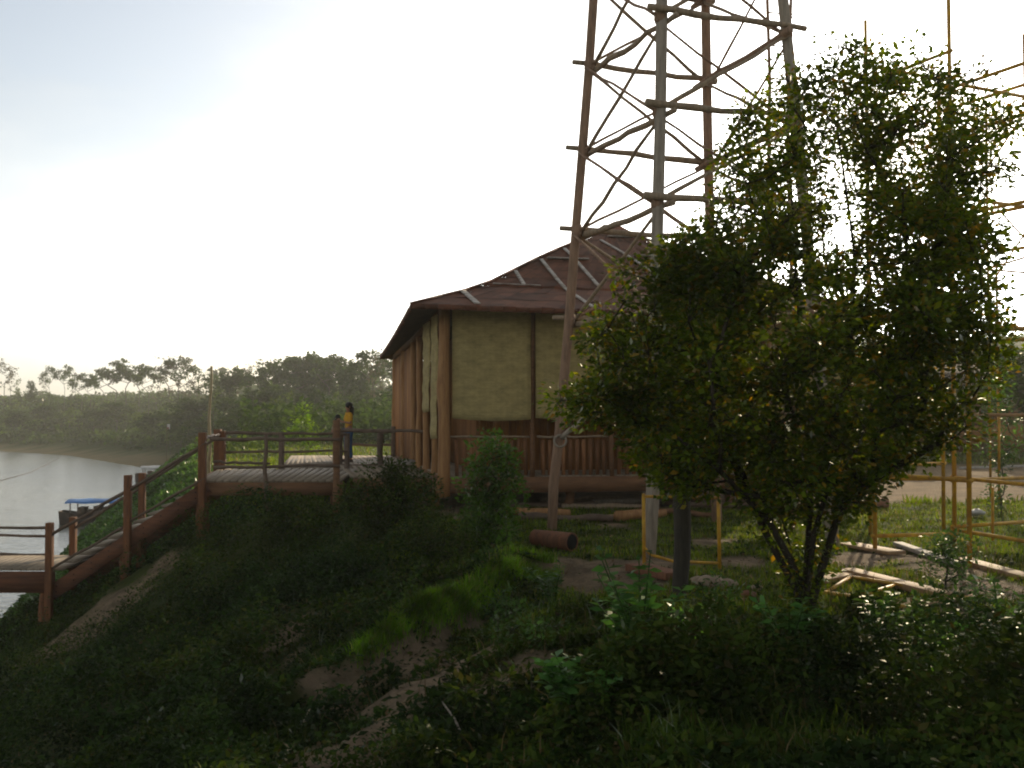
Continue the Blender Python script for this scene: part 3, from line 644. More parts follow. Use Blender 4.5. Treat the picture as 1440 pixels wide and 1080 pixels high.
# low scaffold frame near the dark post
fr = empty('scaffold_frame', G(905, 805), 'low yellow pipe frame standing upright between the grey pole and the dark post', 'frame')
YA = 13.9
a = P(906, 805, YA); b = P(1012, 800, YA+.1); at_ = P(905, 694, YA); bt_ = P(1010, 694, YA+.1)
MB().tube([a, at_], .026, 8).build('upright', M['yellow'], fr, smooth=True); MB().tube([b, bt_], .026, 8).build('upright', M['yellow'], fr, smooth=True)
MB().tube([P(903, 698, YA), P(1012, 700, YA+.1)], .022, 7).build('top_rail', M['yellow'], fr, smooth=True)
MB().tube([P(906, 770, YA), P(915, 780, YA), P(946, 789, YA), P(1012, 792, YA+.1)], .022, 7).build('lower_rail', M['yellow'], fr, smooth=True)

# dark post
p = G(958, 838); tag(MB().log((p.x, p.y, p.z-.3), (p.x+.02, p.y, p.z+3.0), .105, .09, 10, .015, 8).build('standing_post', M['darkpost'], loc=(p.x, p.y, p.z), smooth=True), 'thick dark wooden post standing in front of the yellow frame', 'post')
p = G(1207, 712); tag(MB().log((p.x, p.y, p.z-.3), (p.x-.02, p.y, p.z+3.0), .16, .14, 10, .015, 8).build('standing_post', M['darkpost'], loc=(p.x, p.y, p.z), smooth=True), 'dark round post standing at the edge of the sandy track, right of the house', 'post')

# ------------------------------------------------------------ loose timber and rubble on the building site
def board(p1, p2, w, th, label, m='plank', name='plank', cat='plank', group=None, lift=0):
    a = G(*p1, th/2+.01+lift); b = G(*p2, th/2+.01+lift)
    o = MB().beam(a, b, w, th).build(name, M[m], loc=tuple((a+b)/2)); bevel(o, .006); return tag(o, label, cat, group)
board((1190, 768), (1262, 781), .34, .05, 'short wide board lying under the foot of a scaffold upright')
board((1262, 768), (1345, 797), .16, .06, 'grey plank lying on bare soil behind the scaffold legs', 'batten')
board((1345, 790), (1460, 822), .24, .07, 'long pale plank running out of the right edge of the photo')
board((1192, 808), (1338, 846), .22, .08, 'thick pale plank lying beside the yellow pipe frame on the ground')
board((1150, 822), (1200, 812), .2, .06, 'short plank just right of the leafy tree trunk')
board((892, 803), (950, 817), .3, .1, 'thick orange brown slab under the low yellow frame', 'rednlog')
board((1215, 655), (1330, 652), .3, .06, 'pale board lying flat on the sandy track near the house', 'plank')
board((1350, 660), (1450, 657), .12, .08, 'long whitish pole lying across the sandy track at right', 'batten')
board((820, 733), (880, 729), .14, .08, 'thin board lying on grass in front of the house', 'plank')
lf = empty('pipe_frame', G(1260, 845), 'yellow pipe frame with rungs lying flat on the grass', 'frame')
def gp(px, py): return G(px, py, .06)
for a, b in (((1165, 813), (1362, 849)), ((1160, 840), (1295, 868))): MB().tube([gp(*a), lerp(gp(*a), gp(*b), .5)+V((0, 0, .02)), gp(*b)], .024, 8).build('side_pipe', M['yellow'], lf, smooth=True)
for a, b in (((1208, 846), (1262, 829)), ((1270, 866), (1368, 846)), ((1160, 842), (1196, 818))): MB().tube([gp(*a), gp(*b)], .024, 8).build('rung', M['plank' if a[0] == 1270 else 'yellow'], lf, smooth=True)
# hollow red log
a = G(752, 768, .14); b = G(804, 776, .15)
hl = MB(); hl.tube([a, lerp(a, b, .5), b], [.135, .145, .15], 14, cap=False); o = hl.build('hollow_log', M['rednlog'], loc=tuple(a), smooth=True); tag(o, 'short hollow reddish log lying at the foot of the leaning tower post', 'log')
dd = (b-a).normalized()
MB().tube([b-dd*.05, b+dd*.002], [.125, .125], 14).build('hollow_shade_plug', M['black'], o)  # near-black plug closes the mouth, painting the shade inside the log
mb = MB(); ring = [b+dd*.004+V((0, 0, 1)).cross(dd).normalized()*.138*math.cos(x)+V((0, 0, 1))*.138*math.sin(x) for x in np.linspace(0, 2*math.pi, 19)]; mb.tube(ring, .012, 5, False); mb.build('cut_rim', M['rednlog'], o)
# poles stored under and in front of the house
for i, (a, b, r, m) in enumerate((((708, 716), (835, 712), .07, 'rail'), ((712, 724), (800, 728), .09, 'column'), ((730, 732), (862, 735), .08, 'rail'), ((790, 716), (905, 716), .07, 'tower'), ((835, 709), (960, 708), .06, 'grey'),
                                  ((868, 734), (935, 728), .11, 'column'), ((900, 722), (1010, 730), .07, 'beam'), ((640, 733), (705, 722), .05, 'tower'), ((930, 712), (1060, 716), .08, 'rail'), ((760, 706), (870, 703), .05, 'tower'))):
    p = G(*a, r); q = G(*b, r)
    tag(MB().log(p, q, r, r*.85, 9, .015, 5).build('log', M[m], loc=tuple(p), smooth=True),
        ['grey brown pole lying leftmost in the timber heap below the house', 'peeled pale pole in front of the timber heap below the house', 'long dark pole leading to the cut round log end', 'weathered pole lying under the middle of the house floor', 'light grey pole lying furthest back under the house',
         'thick peeled log with a round pale cut end facing forward', 'brown squared log beside the yellow frame top', 'thin crooked pole lying right below the house corner column', 'dark pole lying under the right of the house behind the grey post', 'thin pole lying deepest in the shade below the house floor'][i], 'log', 'poles and logs heaped below the house')
mb = MB(); p = G(1180, 718, .12); q = G(1245, 714, .12); tag(MB().log(p, q, .16, .14, 10, .02, 5).build('log', M['rednlog'], loc=tuple(p)), 'fat reddish log lying between the leafy tree and the sandy track', 'log')
for i, (px, py, r) in enumerate(((982, 820, .09), (1000, 826, .15), (1022, 826, .11), (1052, 840, .08), (1064, 830, .07), (880, 690, .01))):
    if r < .05: continue
    p = G(px, py, r*.3); mbb = MB().ball(p, r, 9, 6, (1.3, 1, .7), .12)
    tag(mbb.build('stone', M['stone'] if i != 3 else M['rednlog'], loc=tuple(p)), ['small pale stone just right of the dark post', 'largest rounded pale stone near the dark post', 'flat pale stone beside the largest one', 'reddish chunk of brick in the weeds left of the tree trunk', 'small light stone nearest the leafy tree trunk'][i], 'stone', 'stones in a row at the edge of the building site')
p = G(1372, 727, .1); tag(MB().ball(p, .13, 11, 7, (1.5, .9, .5), .28).build('litter_bag', M['white'], loc=tuple(p)), 'crumpled whitish bag lying on the grass right of the scaffold', 'bag')

# ------------------------------------------------------------ river things
def boat(px, py, D, ln, label, roof=True, rm='blue', hm='hull', yaw=0):
    p = P(px, py, D); r = empty('river_boat', (p.x, D, -5), label, 'boat')
    Z = -5; mb = MB(); v = []; n = 9
    for i in range(n):
        f = i/(n-1); w = .75*math.sin(math.pi*min(1, .12+f*.88))**.5*(1-.3*f); x = (f-.5)*ln; sh = .25*(2*f-1)**2
        v += [V((x, -w, Z+.5+sh)), V((x, -w*.6, Z-.1)), V((x, w*.6, Z-.1)), V((x, w, Z+.5+sh))]
    q = []
    for i in range(n-1):
        for k in range(3): q.append((i*4+k, i*4+k+1, i*4+5+k, i*4+4+k))
    q += [(3, 2, 1, 0), (n*4-4, n*4-3, n*4-2, n*4-1)]
    M_ = Matrix.Rotation(yaw, 3, 'Z'); T = V((p.x, D, 0))
    mb.add([T+M_ @ a for a in v], q).build('hull', M[hm], r)
    MB().add([T+M_ @ V((x, y, Z+.42)) for x, y in ((-ln*.4, -.6), (ln*.4, -.5), (ln*.4, .5), (-ln*.4, .6))], [(0, 1, 2, 3)]).build('deck', M['plank'], r)
    if roof:
        mb = MB(); v = []; q = []
        for i in range(9):
            for k in range(7):
                y = (k/6-.5)*1.9; v.append(T+M_ @ V(((i/8-.5)*ln*.8, y, Z+1.36-.16*(abs(y))**2+.03*math.sin(i*2+k))))
        for i in range(8):
            for k in range(6): c = i*7+k; q.append((c, c+1, c+8, c+7))
        o = mb.add(v, q).build('canopy', M[rm], r); o.modifiers.new('thickness', 'SOLIDIFY').thickness = .04
        for x in (-.36, 0, .36):
            for y in (-.65, .65): a = T+M_ @ V((x*ln, y, Z+.4)); MB().tube([a, a+V((0, 0, .9))], .035, 6).build('canopy_post', M['hull'], r)
        mb = MB()
        for k in range(7): mb.box(T+M_ @ V(((k-3)*ln*.085, random.uniform(-.2, .2), Z+.42+random.uniform(.15, .3))), (ln*.075, random.uniform(.5, .8), random.uniform(.3, .62)), M_ @ Matrix.Rotation(random.uniform(-.2, .2), 3, 'Z'))
        mb.build('cargo', M['rail'], r)
boat(150, 722, 57, 5.0, 'dark river boat under a bright blue tarpaulin canopy moored below the stair', yaw=.1)
boat(222, 706, 66, 3.2, 'second boat with a blue tarpaulin canopy, partly hidden behind the middle stair posts', yaw=-.2)
boat(232, 674, 90, 5.0, 'small boat with a whitish canopy beached behind the upper stair rail', rm='white', hm='hull', yaw=.2)
boat(262, 667, 94, 5.5, 'pale open boat drawn up on the beach behind the top stair post', roof=False, hm='white', yaw=.15)
a = P(-30, 684, 60); b = P(84, 644, 105); tag(MB().tube([a, lerp(a, b, .5)+V((0, 0, -.35)), b], .028, 5).build('mooring_cable', M['hull'], loc=tuple(a)), 'thin dark cable running slanting over the grey water at left', 'cable')
p = P(237, 600, 60); ban = empty('banner', p-V((0, 0, 1.2)), 'small white and orange cloth catching light among dark far bank trees', 'banner')
v = []; q = []
for i in range(5):
    for j in range(7): v.append(p+V((-.35+i*.17, .06*math.sin(i*1.7), -.6+j*.2))*.25)
for i in range(4):
    for j in range(6): c = i*7+j; q.append((c, c+7, c+8, c+1))
o = MB().add(v, q).build('cloth', M['white'], ban); o.modifiers.new('thickness', 'SOLIDIFY').thickness = .02
MB().tube([p+V((-.1, 0, -2.5)), p+V((-.1, 0, .2))], .012, 6).build('staff', M['rail'], ban)
MB().box(p+V((-.03, -.04, -.09)), (.13, .02, .11)).build('orange_patch', M['rednlog'], ban)

# low dark shed behind the scaffolding
sh = empty('open_shed', P(1400, 585, 47), 'low dark brown open shed in the right background below the green hill', 'shed')
x0, x1 = P(1185, 580, 47).x, P(1545, 580, 47).x
MB().add([V((x0, 45, 1.9)), V((x1, 45, 2.2)), V((x1-1, 50, 4.0)), V((x0+1, 50, 3.5)), V((x1, 55, 1.9)), V((x0, 55, 1.8))], [(0, 1, 2, 3), (3, 2, 4, 5)]).build('roof', M['under'], sh).modifiers.new('thickness', 'SOLIDIFY').thickness = .15
for k in range(7):
    x = lerp(x0+.3, x1-.3, k/6); MB().tube([(x, 45.6, -.9), (x, 45.6, 2.05)], .11, 8).build('shed_post', M['rail'], sh)
MB().box(((x0+x1)/2, 51, .9), (x1-x0-1, .15, 3.2)).build('back_wall', M['slat'], sh)
MB().box(((x0+x1)/2, 45.7, .35), (x1-x0-.5, .08, .9)).build('front_rail_board', M['wall'], sh)

# ------------------------------------------------------------ people
def body(name, J, E, mskin, parent, levels=2):
    """one continuous skinned figure: J joint -> (point, radius xy), E edges"""
    keys = list(J); me = bpy.data.meshes.new(name)
    me.from_pydata([J[k][0] for k in keys], [(keys.index(a), keys.index(b)) for a, b in E], [])
    o = bpy.data.objects.new(name, me); COL.objects.link(o)
    m = o.modifiers.new('skin', 'SKIN'); m.use_smooth_shade = True
    for i, k in enumerate(keys):
        r = J[k][1]; r = r if isinstance(r, tuple) else (r, r); me.skin_vertices[0].data[i].radius = r
        me.skin_vertices[0].data[i].use_root = (i == 0)
    s = o.modifiers.new('sub', 'SUBSURF'); s.levels = levels; s.render_levels = levels
    dg = bpy.context.evaluated_depsgraph_get(); me2 = bpy.data.meshes.new_from_object(o.evaluated_get(dg)); bpy.data.objects.remove(o)
    me2.materials.clear(); me2.materials.append(mskin)
    o2 = bpy.data.objects.new(name, me2); COL.objects.link(o2); o2.parent = parent; return o2
def person(loc, H, yaw, label, shirt, legs, hair_len, arms, group=None):
    root = empty('person', loc, label, 'person'); root.rotation_euler[2] = yaw
    s = H/1.62; k = lambda x, y, z: (x*s, y*s, z*s)
    J = {'pelvis': (k(0, 0, .90), (.115*s, .10*s)), 'waist': (k(0, .01, 1.02), (.10*s, .085*s)), 'chest': (k(0, -.005, 1.20), (.125*s, .10*s)), 'shl': (k(0, 0, 1.32), (.10*s, .075*s)), 'neck': (k(0, -.01, 1.395), .042*s), 'jaw': (k(0, -.025, 1.455), .062*s), 'head': (k(0, -.012, 1.54), .078*s)}
    E = [('pelvis', 'waist'), ('waist', 'chest'), ('chest', 'shl'), ('shl', 'neck'), ('neck', 'jaw'), ('jaw', 'head')]
    for sx, n in ((-1, 'l'), (1, 'r')):
        J['hip'+n] = (k(sx*.085, 0, .84), .088*s); J['knee'+n] = (k(sx*.085, -.015+.02*sx, .47), .055*s); J['ankle'+n] = (k(sx*.08, .02+.03*sx, .09), .036*s); J['toe'+n] = (k(sx*.095, -.12+.03*sx, .035), .032*s)
        E += [('pelvis', 'hip'+n), ('hip'+n, 'knee'+n), ('knee'+n, 'ankle'+n), ('ankle'+n, 'toe'+n)]
        el, wr, hd = arms[n]; J['sh'+n] = (k(sx*.165, 0, 1.315), .048*s); J['el'+n] = (k(*el), .037*s); J['wr'+n] = (k(*wr), .025*s); J['palm'+n] = (k(*hd), (.034*s, .02*s))
        E += [('shl', 'sh'+n), ('sh'+n, 'el'+n), ('el'+n, 'wr'+n), ('wr'+n, 'palm'+n)]
    b = body('body', J, E, M['skin'], root)
    def local(mb, name, m, par):
        me = mb.build(name, m); me.parent = par; return me
    for sx, n in ((-1, 'l'), (1, 'r')):                # five fingers per hand
        hd = Vector(J['palm'+n][0]); wr = Vector(J['wr'+n][0]); d = (hd-wr).normalized(); sd_ = d.cross(V((0, 0, 1))).normalized(); hm = MB()
        for i, L_ in enumerate((.062, .072, .068, .054)):
            q0 = hd+sd_*(i-1.5)*.018*s; q1 = q0+d*L_*.6*s; q2 = q1+(d*.5+V((0, 0, -.8))).normalized()*L_*.5*s; hm.tube([q0, q1, q2], [.009*s, .008*s, .006*s], 6)
        q0 = wr+d*.02*s+sd_*(-sx)*.028*s; hm.tube([q0, q0+(d+sd_*(-sx)).normalized()*.04*s, q0+(d*1.6-sd_*sx*.5).normalized()*.065*s], [.011*s, .009*s, .007*s], 6); local(hm, 'fingers', M['skin'], b)
    hp = MB().ball(k(0, .012, 1.558), .102*s, 14, 10, (.93, 1.02, 1.05), .02); hp.ball(k(0, .055, 1.49), .085*s, 12, 8, (1, .7, 1.1), .03)
    if hair_len: hp.tube([k(0, .07, 1.52), k(0, .095, 1.40), k(0, .10, 1.40-hair_len)], [.08*s, .07*s, .035*s], 10)
    local(hp, 'hair', M['hair'], b)
    fc = MB(); fc.ball(k(0, -.088, 1.50), .016*s, 8, 6, (.7, 1, 1.3)); fc.ball(k(-.085, .0, 1.51), .018*s, 8, 6, (.4, .8, 1.3)); fc.ball(k(.085, .0, 1.51), .018*s, 8, 6, (.4, .8, 1.3)); local(fc, 'nose_and_ears', M['skin'], b)
    ey = MB(); [ey.ball(k(x, -.081, 1.53), .011*s, 8, 6, (1.3, .5, .8)) for x in (-.032, .032)]; local(ey, 'eyes', M['hair'], b); local(MB().ball(k(0, -.083, 1.462), .012*s, 8, 6, (1.9, .5, .45)), 'mouth', M['pink'], b)
    JS = {q: (J[q][0], tuple(x+.014*s for x in (J[q][1] if isinstance(J[q][1], tuple) else (J[q][1],)*2))) for q in ('pelvis', 'waist', 'chest', 'shl')}
    ES = [('pelvis', 'waist'), ('waist', 'chest'), ('chest', 'shl')]
    for n in 'lr':
        JS['sh'+n] = (J['sh'+n][0], .066*s); m_ = tuple(Vector(J['sh'+n][0]).lerp(Vector(J['el'+n][0]), .9)); JS['sl'+n] = (m_, .055*s); ES += [('shl', 'sh'+n), ('sh'+n, 'sl'+n)]
    body('shirt', JS, ES, shirt, b)
    JL = {'pelvis': (k(0, 0, .91), (.125*s, .112*s))}; EL_ = []
    for n in 'lr':
        JL['hip'+n] = (J['hip'+n][0], .1*s); JL['knee'+n] = (J['knee'+n][0], .072*s); a_ = Vector(J['ankle'+n][0]); JL['cuff'+n] = (tuple(a_), .06*s); EL_ += [('pelvis', 'hip'+n), ('hip'+n, 'knee'+n), ('knee'+n, 'cuff'+n)]
    body('trousers', JL, EL_, legs, b)
    sm = MB()
    for n in 'lr': a_ = Vector(J['ankle'+n][0]); t_ = Vector(J['toe'+n][0]); sm.tube([a_+V((0, .05*s, -.06*s)), a_+V((0, 0, -.05*s)), t_+V((0, 0, -.005)), t_+V((0, -.04*s, -.01))], [.03*s, .043*s, .04*s, .02*s], 8)
    local(sm, 'shoes', M['hull'], b); return root
p = P(490, 640, 28.6)
person((p.x, 28.6, .005), 1.68, R(-62), 'person with dark hair in a mustard yellow top and blue jeans standing at the railing', M['shirt'], M['jeans'], .12,
       {'l': ((-.24, -.02, 1.08), (-.12, -.2, 1.12), (-.06, -.26, 1.17)), 'r': ((.24, -.02, 1.07), (.13, -.21, 1.10), (.05, -.27, 1.14))})
p = P(475, 640, 28.9)
person((p.x, 28.9, .005), 1.33, R(40), 'shorter person with dark hair and a pale top, mostly hidden by the railing post', M['khaki'], M['pink'], .05,
       {'l': ((-.22, .02, 1.06), (-.2, -.1, .88), (-.2, -.14, .8)), 'r': ((.22, .02, 1.06), (.2, -.1, .88), (.2, -.14, .8))})

# ------------------------------------------------------------ the big leafy tree
TB = G(1128, 885); D0 = TB.y
CROWN = [(1165, 60), (1205, 62), (1222, 95), (1250, 72), (1282, 112), (1320, 100), (1352, 128), (1352, 160), (1400, 168), (1420, 205), (1392, 225), (1440, 250), (1400, 268), (1372, 300), (1380, 340), (1400, 425), (1375, 500), (1350, 560), (1330, 615), (1270, 650), (1215, 668), (1190, 715), (1130, 700), (1090, 735), (1040, 705),
         (985, 700), (930, 682), (900, 660), (870, 612), (790, 600), (752, 572), (800, 545), (835, 510), (815, 470), (850, 430), (872, 375), (930, 335), (985, 330), (1002, 280), (1025, 215), (1008, 180), (1050, 150), (1085, 120), (1120, 110), (1130, 62)]
def tw2(px, py, D=None): D = D or D0; q = P(px, py, D); return q
poly = np.array([[tw2(a, b).x, tw2(a, b).z] for a, b in CROWN])
def inpoly(x, z):
    c = False; n = len(poly); dmin = 1e9
    for i in range(n):
        a = poly[i]; b = poly[(i+1) % n]
        if (a[1] > z) != (b[1] > z) and x < (b[0]-a[0])*(z-a[1])/(b[1]-a[1])+a[0]: c = not c
        ab = b-a; t_ = min(1, max(0, ((x-a[0])*ab[0]+(z-a[1])*ab[1])/(ab@ab))); dmin = min(dmin, math.hypot(x-a[0]-t_*ab[0], z-a[1]-t_*ab[1]))
    return c, dmin
tg = []; lo = poly.min(0); hi = poly.max(0); ztop = hi[1]
while len(tg) < 800:
    x = random.uniform(lo[0], hi[0]); z = random.uniform(lo[1], hi[1]); c, dm_ = inpoly(x, z)
    if not c or dm_ < .04+(.42 if z > lo[1]+.5*(hi[1]-lo[1]) else .15)*max(0, float(fbm(x*2.6, z*2.6, 2))-.42): continue
    th = min(1.75, .35+1.15*math.sqrt(dm_)); y = random.uniform(-1, 1); y = math.copysign(abs(y)**.7, y)*th
    hgt = (z-lo[1])/(hi[1]-lo[1])
    if hgt > .6 and random.random() < .18*min(1, (hgt-.55)/.25): continue
    if float(fbm(x*1.6+3, z*1.6+y*.8, 2)) < (.40 if hgt < .55 else .34)+.07*(dm_ < .45) and random.random() < .88: continue
    if any((x-a[0])**2+(D0+y-a[1])**2+(z-a[2])**2 < .13**2 for a in tg): continue
    tg.append((x, D0+y, z))
stems = [[(1128, 885, 0), (1122, 830, .0), (1098, 790, .05), (1078, 750, .1), (1050, 690, .2), (1000, 600, .4)], [(1128, 885, 0), (1126, 820, .03), (1110, 770, 0), (1095, 720, -.1), (1085, 640, -.3), (1040, 520, -.5)],
         [(1128, 885, 0), (1132, 820, 0), (1138, 760, .05), (1140, 690, .1), (1130, 560, .1), (1120, 400, .2), (1110, 240, .2)], [(1128, 885, 0), (1140, 815, -.04), (1150, 750, -.15), (1165, 680, -.3), (1180, 560, -.4), (1220, 420, -.3), (1250, 250, -.2)],
         [(1128, 885, 0), (1142, 830, .06), (1166, 770, .1), (1182, 710, .2), (1215, 600, .4), (1280, 460, .5), (1340, 320, .4)], [(1142, 830, .06), (1172, 742, -.1), (1192, 705, -.3), (1240, 668, -.5), (1290, 640, -.6), (1335, 600, -.5)],
         [(1126, 820, .03), (1085, 735, -.2), (1010, 660, -.7), (930, 600, -.9), (850, 560, -.9)], [(1140, 690, .1), (1190, 540, .5), (1200, 360, .7), (1180, 180, .5)]]
skel = [(P(1128, 905, D0)+V((0, 0, -.25)), -1)]; seen = {}
for s_ in stems:
    prev = 0
    for k_, (a, b, dy) in enumerate(s_):
        key = (a, b)
        if key in seen: prev = seen[key]; continue
        skel.append((P(a, b, D0+dy)+V((random.gauss(0, .015), 0, 0)), prev)); prev = len(skel)-1; seen[key] = prev
nodes, par, rad, ids = grow(skel, tg, TB, tip_r=.0062, expo=2.2)
tree = empty('leafy_tree', TB, 'large multi-stemmed leafy tree in the right foreground, standing before the pole tower', 'tree')
rad = np.maximum(rad, 0.004)
tmb = skel_mesh(nodes, par, rad, 8, .11)
for i, T in enumerate(tg):
    for k_ in range(3):
        g = V((random.gauss(0, 1), random.gauss(0, 1), random.gauss(.2, .8))).normalized()*random.uniform(.12, .32); tmb.tube([V(T)-g*.2, V(T)+g*.5+V((0, 0, .02)), V(T)+g], [.005, .004, .002], 4, False)
tmb.build('trunk', M['bark'], tree, smooth=True)
pts = []; dirs = []
for i, T in enumerate(tg):
    hgt = (T[2]-lo[1])/(hi[1]-lo[1]); n = int(random.uniform(60, 115)*(1.35 if hgt < .62 else 1.45)); nd = ids[i]; a = np.array(nodes[par[nd]]); Tn = np.array(T); ax = (Tn-a)/(np.linalg.norm(Tn-a)+1e-6)
    g = rng.normal(size=(n, 3)); g /= np.linalg.norm(g, axis=1)[:, None]; r_ = rng.random(n)**.5*random.uniform(.16, .30)
    c = Tn+g*r_[:, None]*np.array([1, 1, .75])+ax*rng.uniform(-.15, .1, n)[:, None]; pts.append(c); dirs.append(g*.8+ax*.6)
for s_ in stems:                                          # leaves sprouting along the lower stems
    for (a_, b_, c_), (d_, e_, f_) in zip(s_[:4], s_[1:5]):
        for k_ in range(3):
            f = random.random(); T = np.array(P(a_+(d_-a_)*f, b_+(e_-b_)*f, D0+c_+(f_-c_)*f)); n = random.randint(8, 40); g = rng.normal(size=(n, 3)); g /= np.linalg.norm(g, axis=1)[:, None]
            pts.append(T+g*(rng.random(n)**.5*random.uniform(.1, .24))[:, None]); dirs.append(g)
pts = np.concatenate(pts); dirs = np.concatenate(dirs); hh = (pts[:, 2]-lo[1])/(hi[1]-lo[1])
v, q = leaf_mesh(pts, rng.uniform(.042, .088, len(pts))*np.where(hh > .6, .86, 1)*np.where(rng.random(len(pts)) < .12, 1.35, 1), .6, .5, dirs=dirs, droop=.15)
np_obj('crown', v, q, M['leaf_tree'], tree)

# ------------------------------------------------------------ shrubs and leafy plants
ords = ['first', 'second', 'third', 'fourth', 'fifth', 'sixth', 'seventh', 'eighth', 'ninth', 'tenth', 'eleventh', 'twelfth', 'thirteenth', 'fourteenth', 'fifteenth', 'sixteenth', 'seventeenth', 'eighteenth', 'nineteenth', 'twentieth', 'twenty-first', 'twenty-second', 'twenty-third', 'twenty-fourth', 'twenty-fifth', 'twenty-sixth', 'twenty-seventh', 'twenty-eighth', 'twenty-ninth', 'thirtieth']
def shrub(name, base, w, h, nclu, nleaf, ls, m, label, cat='shrub', asp=.5, top=.5, depth=None, stem_r=.004, clr=.14, group=None):
    depth = depth or w; T = []; tries = 0
    while len(T) < nclu and tries < 9000:
        tries += 1
        g = np.array([random.uniform(-1, 1), random.uniform(-1, 1), random.uniform(0, 1)])
        rr = math.hypot(g[0], g[1]); lim = math.sin(math.pi*min(1, .18+g[2]*.82))**.6*(1 if g[2] < .5 else 1-(g[2]-.5)*top*1.6)
        if rr > lim*random.uniform(.75, 1.1): continue
        T.append((base.x+g[0]*w/2, base.y+g[1]*depth/2, base.z+.06*h+g[2]*h*.94))
    nd, pr_, rd, ids = grow([(base+V((0, 0, -.1)), -1), (base+V((0, 0, h*.12)), 0)], T, base, stem_r, .15)
    root = empty(name, base, label, cat, group); skel_mesh(nd, pr_, np.maximum(rd, .003), 6, .05).build('stem', M['bark'], root, smooth=True)
    C_ = []; Dd = []
    for k_, t_ in enumerate(T):
        g = rng.normal(size=(nleaf, 3)); g /= np.linalg.norm(g, axis=1)[:, None]; C_.append(np.array(t_)+g*(rng.random(nleaf)**.5*clr)[:, None]); Dd.append(g+np.array([0, 0, .3]))
    C_ = np.concatenate(C_); v, q = leaf_mesh(C_, rng.uniform(ls*.6, ls*1.15, len(C_)), asp, .6, dirs=np.concatenate(Dd), droop=.1); np_obj('foliage', v, q, M[m], root); return root
def G2(px, py, Y): p = P(px, py, Y); return V((p.x, Y, hz(p.x, Y)))
shrub('leafy_shrub', G2(690, 785, 15.8), 1.0, 2.1, 110, 30, .105, 'leaf_fresh', 'tall bright green shrub standing in front of the house corner', clr=.17, top=.2)
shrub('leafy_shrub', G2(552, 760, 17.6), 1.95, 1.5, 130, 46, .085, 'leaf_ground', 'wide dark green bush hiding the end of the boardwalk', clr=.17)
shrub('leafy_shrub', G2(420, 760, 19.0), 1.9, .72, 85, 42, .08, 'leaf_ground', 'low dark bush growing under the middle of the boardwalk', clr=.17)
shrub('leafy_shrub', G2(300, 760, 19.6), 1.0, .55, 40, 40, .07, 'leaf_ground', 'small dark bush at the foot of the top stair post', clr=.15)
shrub('leafy_shrub', G2(1330, 840, 12.5), .75, 1.0, 34, 26, .07, 'leaf_shrub', 'low shrub growing over the end of the planks at right', clr=.11)
shrub('leafy_shrub', G2(630, 780, 15.0), 1.1, .7, 60, 40, .06, 'leaf_ground', 'low bush at the left foot of the bright green shrub', clr=.14)
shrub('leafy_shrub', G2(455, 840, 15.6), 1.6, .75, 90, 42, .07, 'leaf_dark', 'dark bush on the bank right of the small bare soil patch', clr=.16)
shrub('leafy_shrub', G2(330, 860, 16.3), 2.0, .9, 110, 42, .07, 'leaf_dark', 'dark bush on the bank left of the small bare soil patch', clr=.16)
def broad(px, py, Y, h, nl, ls, lab, m='leaf_broad', sp=.4):
    b = G2(px, py, Y); root = empty('broadleaf_plant', b, lab, 'plant'); mb = MB(); C_ = []; Dd = []
    for s_ in range(nl):
        an = random.uniform(0, 6.28); L_ = random.uniform(.15, sp); tip = b+V((math.cos(an)*L_, math.sin(an)*L_, h*random.uniform(.55, 1))); mid = lerp(b, tip, .5)+V((0, 0, .12)); mb.tube([b, mid, tip], [.012, .008, .005], 5, False)
        for f in np.linspace(.3, 1, 9):
            p = np.array(lerp(b, mid, f*2) if f < .5 else lerp(mid, tip, f*2-1)); a2 = f*14+random.random(); C_.append(p); Dd.append((math.cos(a2), math.sin(a2), .25)); C_.append(p); Dd.append((-math.cos(a2), -math.sin(a2), .25))
    mb.build('stem', M['leaf_shrub'], root); C_ = np.array(C_); v, q = leaf_mesh(C_, rng.uniform(ls*.7, ls*1.2, len(C_)), .42, .9, dirs=np.array(Dd)*1.6, droop=.05); np_obj('foliage', v, q, M[m], root)
broad(900, 1020, 8.6, 1.15, 12, .15, 'glossy broad-leaved plant rising in the centre of the foreground')
broad(820, 1100, 7.4, .75, 9, .15, 'bluish green broad-leaved plant at the bottom edge of the photo', sp=.35)
broad(1110, 1060, 8.2, .7, 6, .12, 'small bright sprig below the leafy tree trunk', sp=.25)
broad(780, 860, 12.0, .55, 7, .11, 'drooping pale-leaved weed beside the eroded ledge', 'leaf_shrub', .4)
broad(1410, 985, 9.0, .7, 8, .10, 'leafy weed at the lower right edge', 'leaf_shrub')
broad(1230, 940, 9.6, .5, 7, .10, 'yellow-green weed right of the leafy tree trunk', 'leaf_shrub')
shrub('sapling', G2(1408, 700, 21), .7, 3.7, 50, 26, .10, 'leaf_shrub', 'slender sapling with upright shoots at the right edge', 'sapling', depth=.7, clr=.16)
shrub('sapling', G2(425, 650, 50), 1.7, 2.5, 26, 30, .24, 'leaf_bright', 'bright yellow-green young tree beyond the boardwalk railing', 'sapling', clr=.4, stem_r=.012)
shrub('sapling', G2(165, 745, 27), 1.3, 1.1, 14, 16, .10, 'leaf_shrub', 'sparse twiggy sapling above the blue boat canopy', 'sapling', clr=.12)

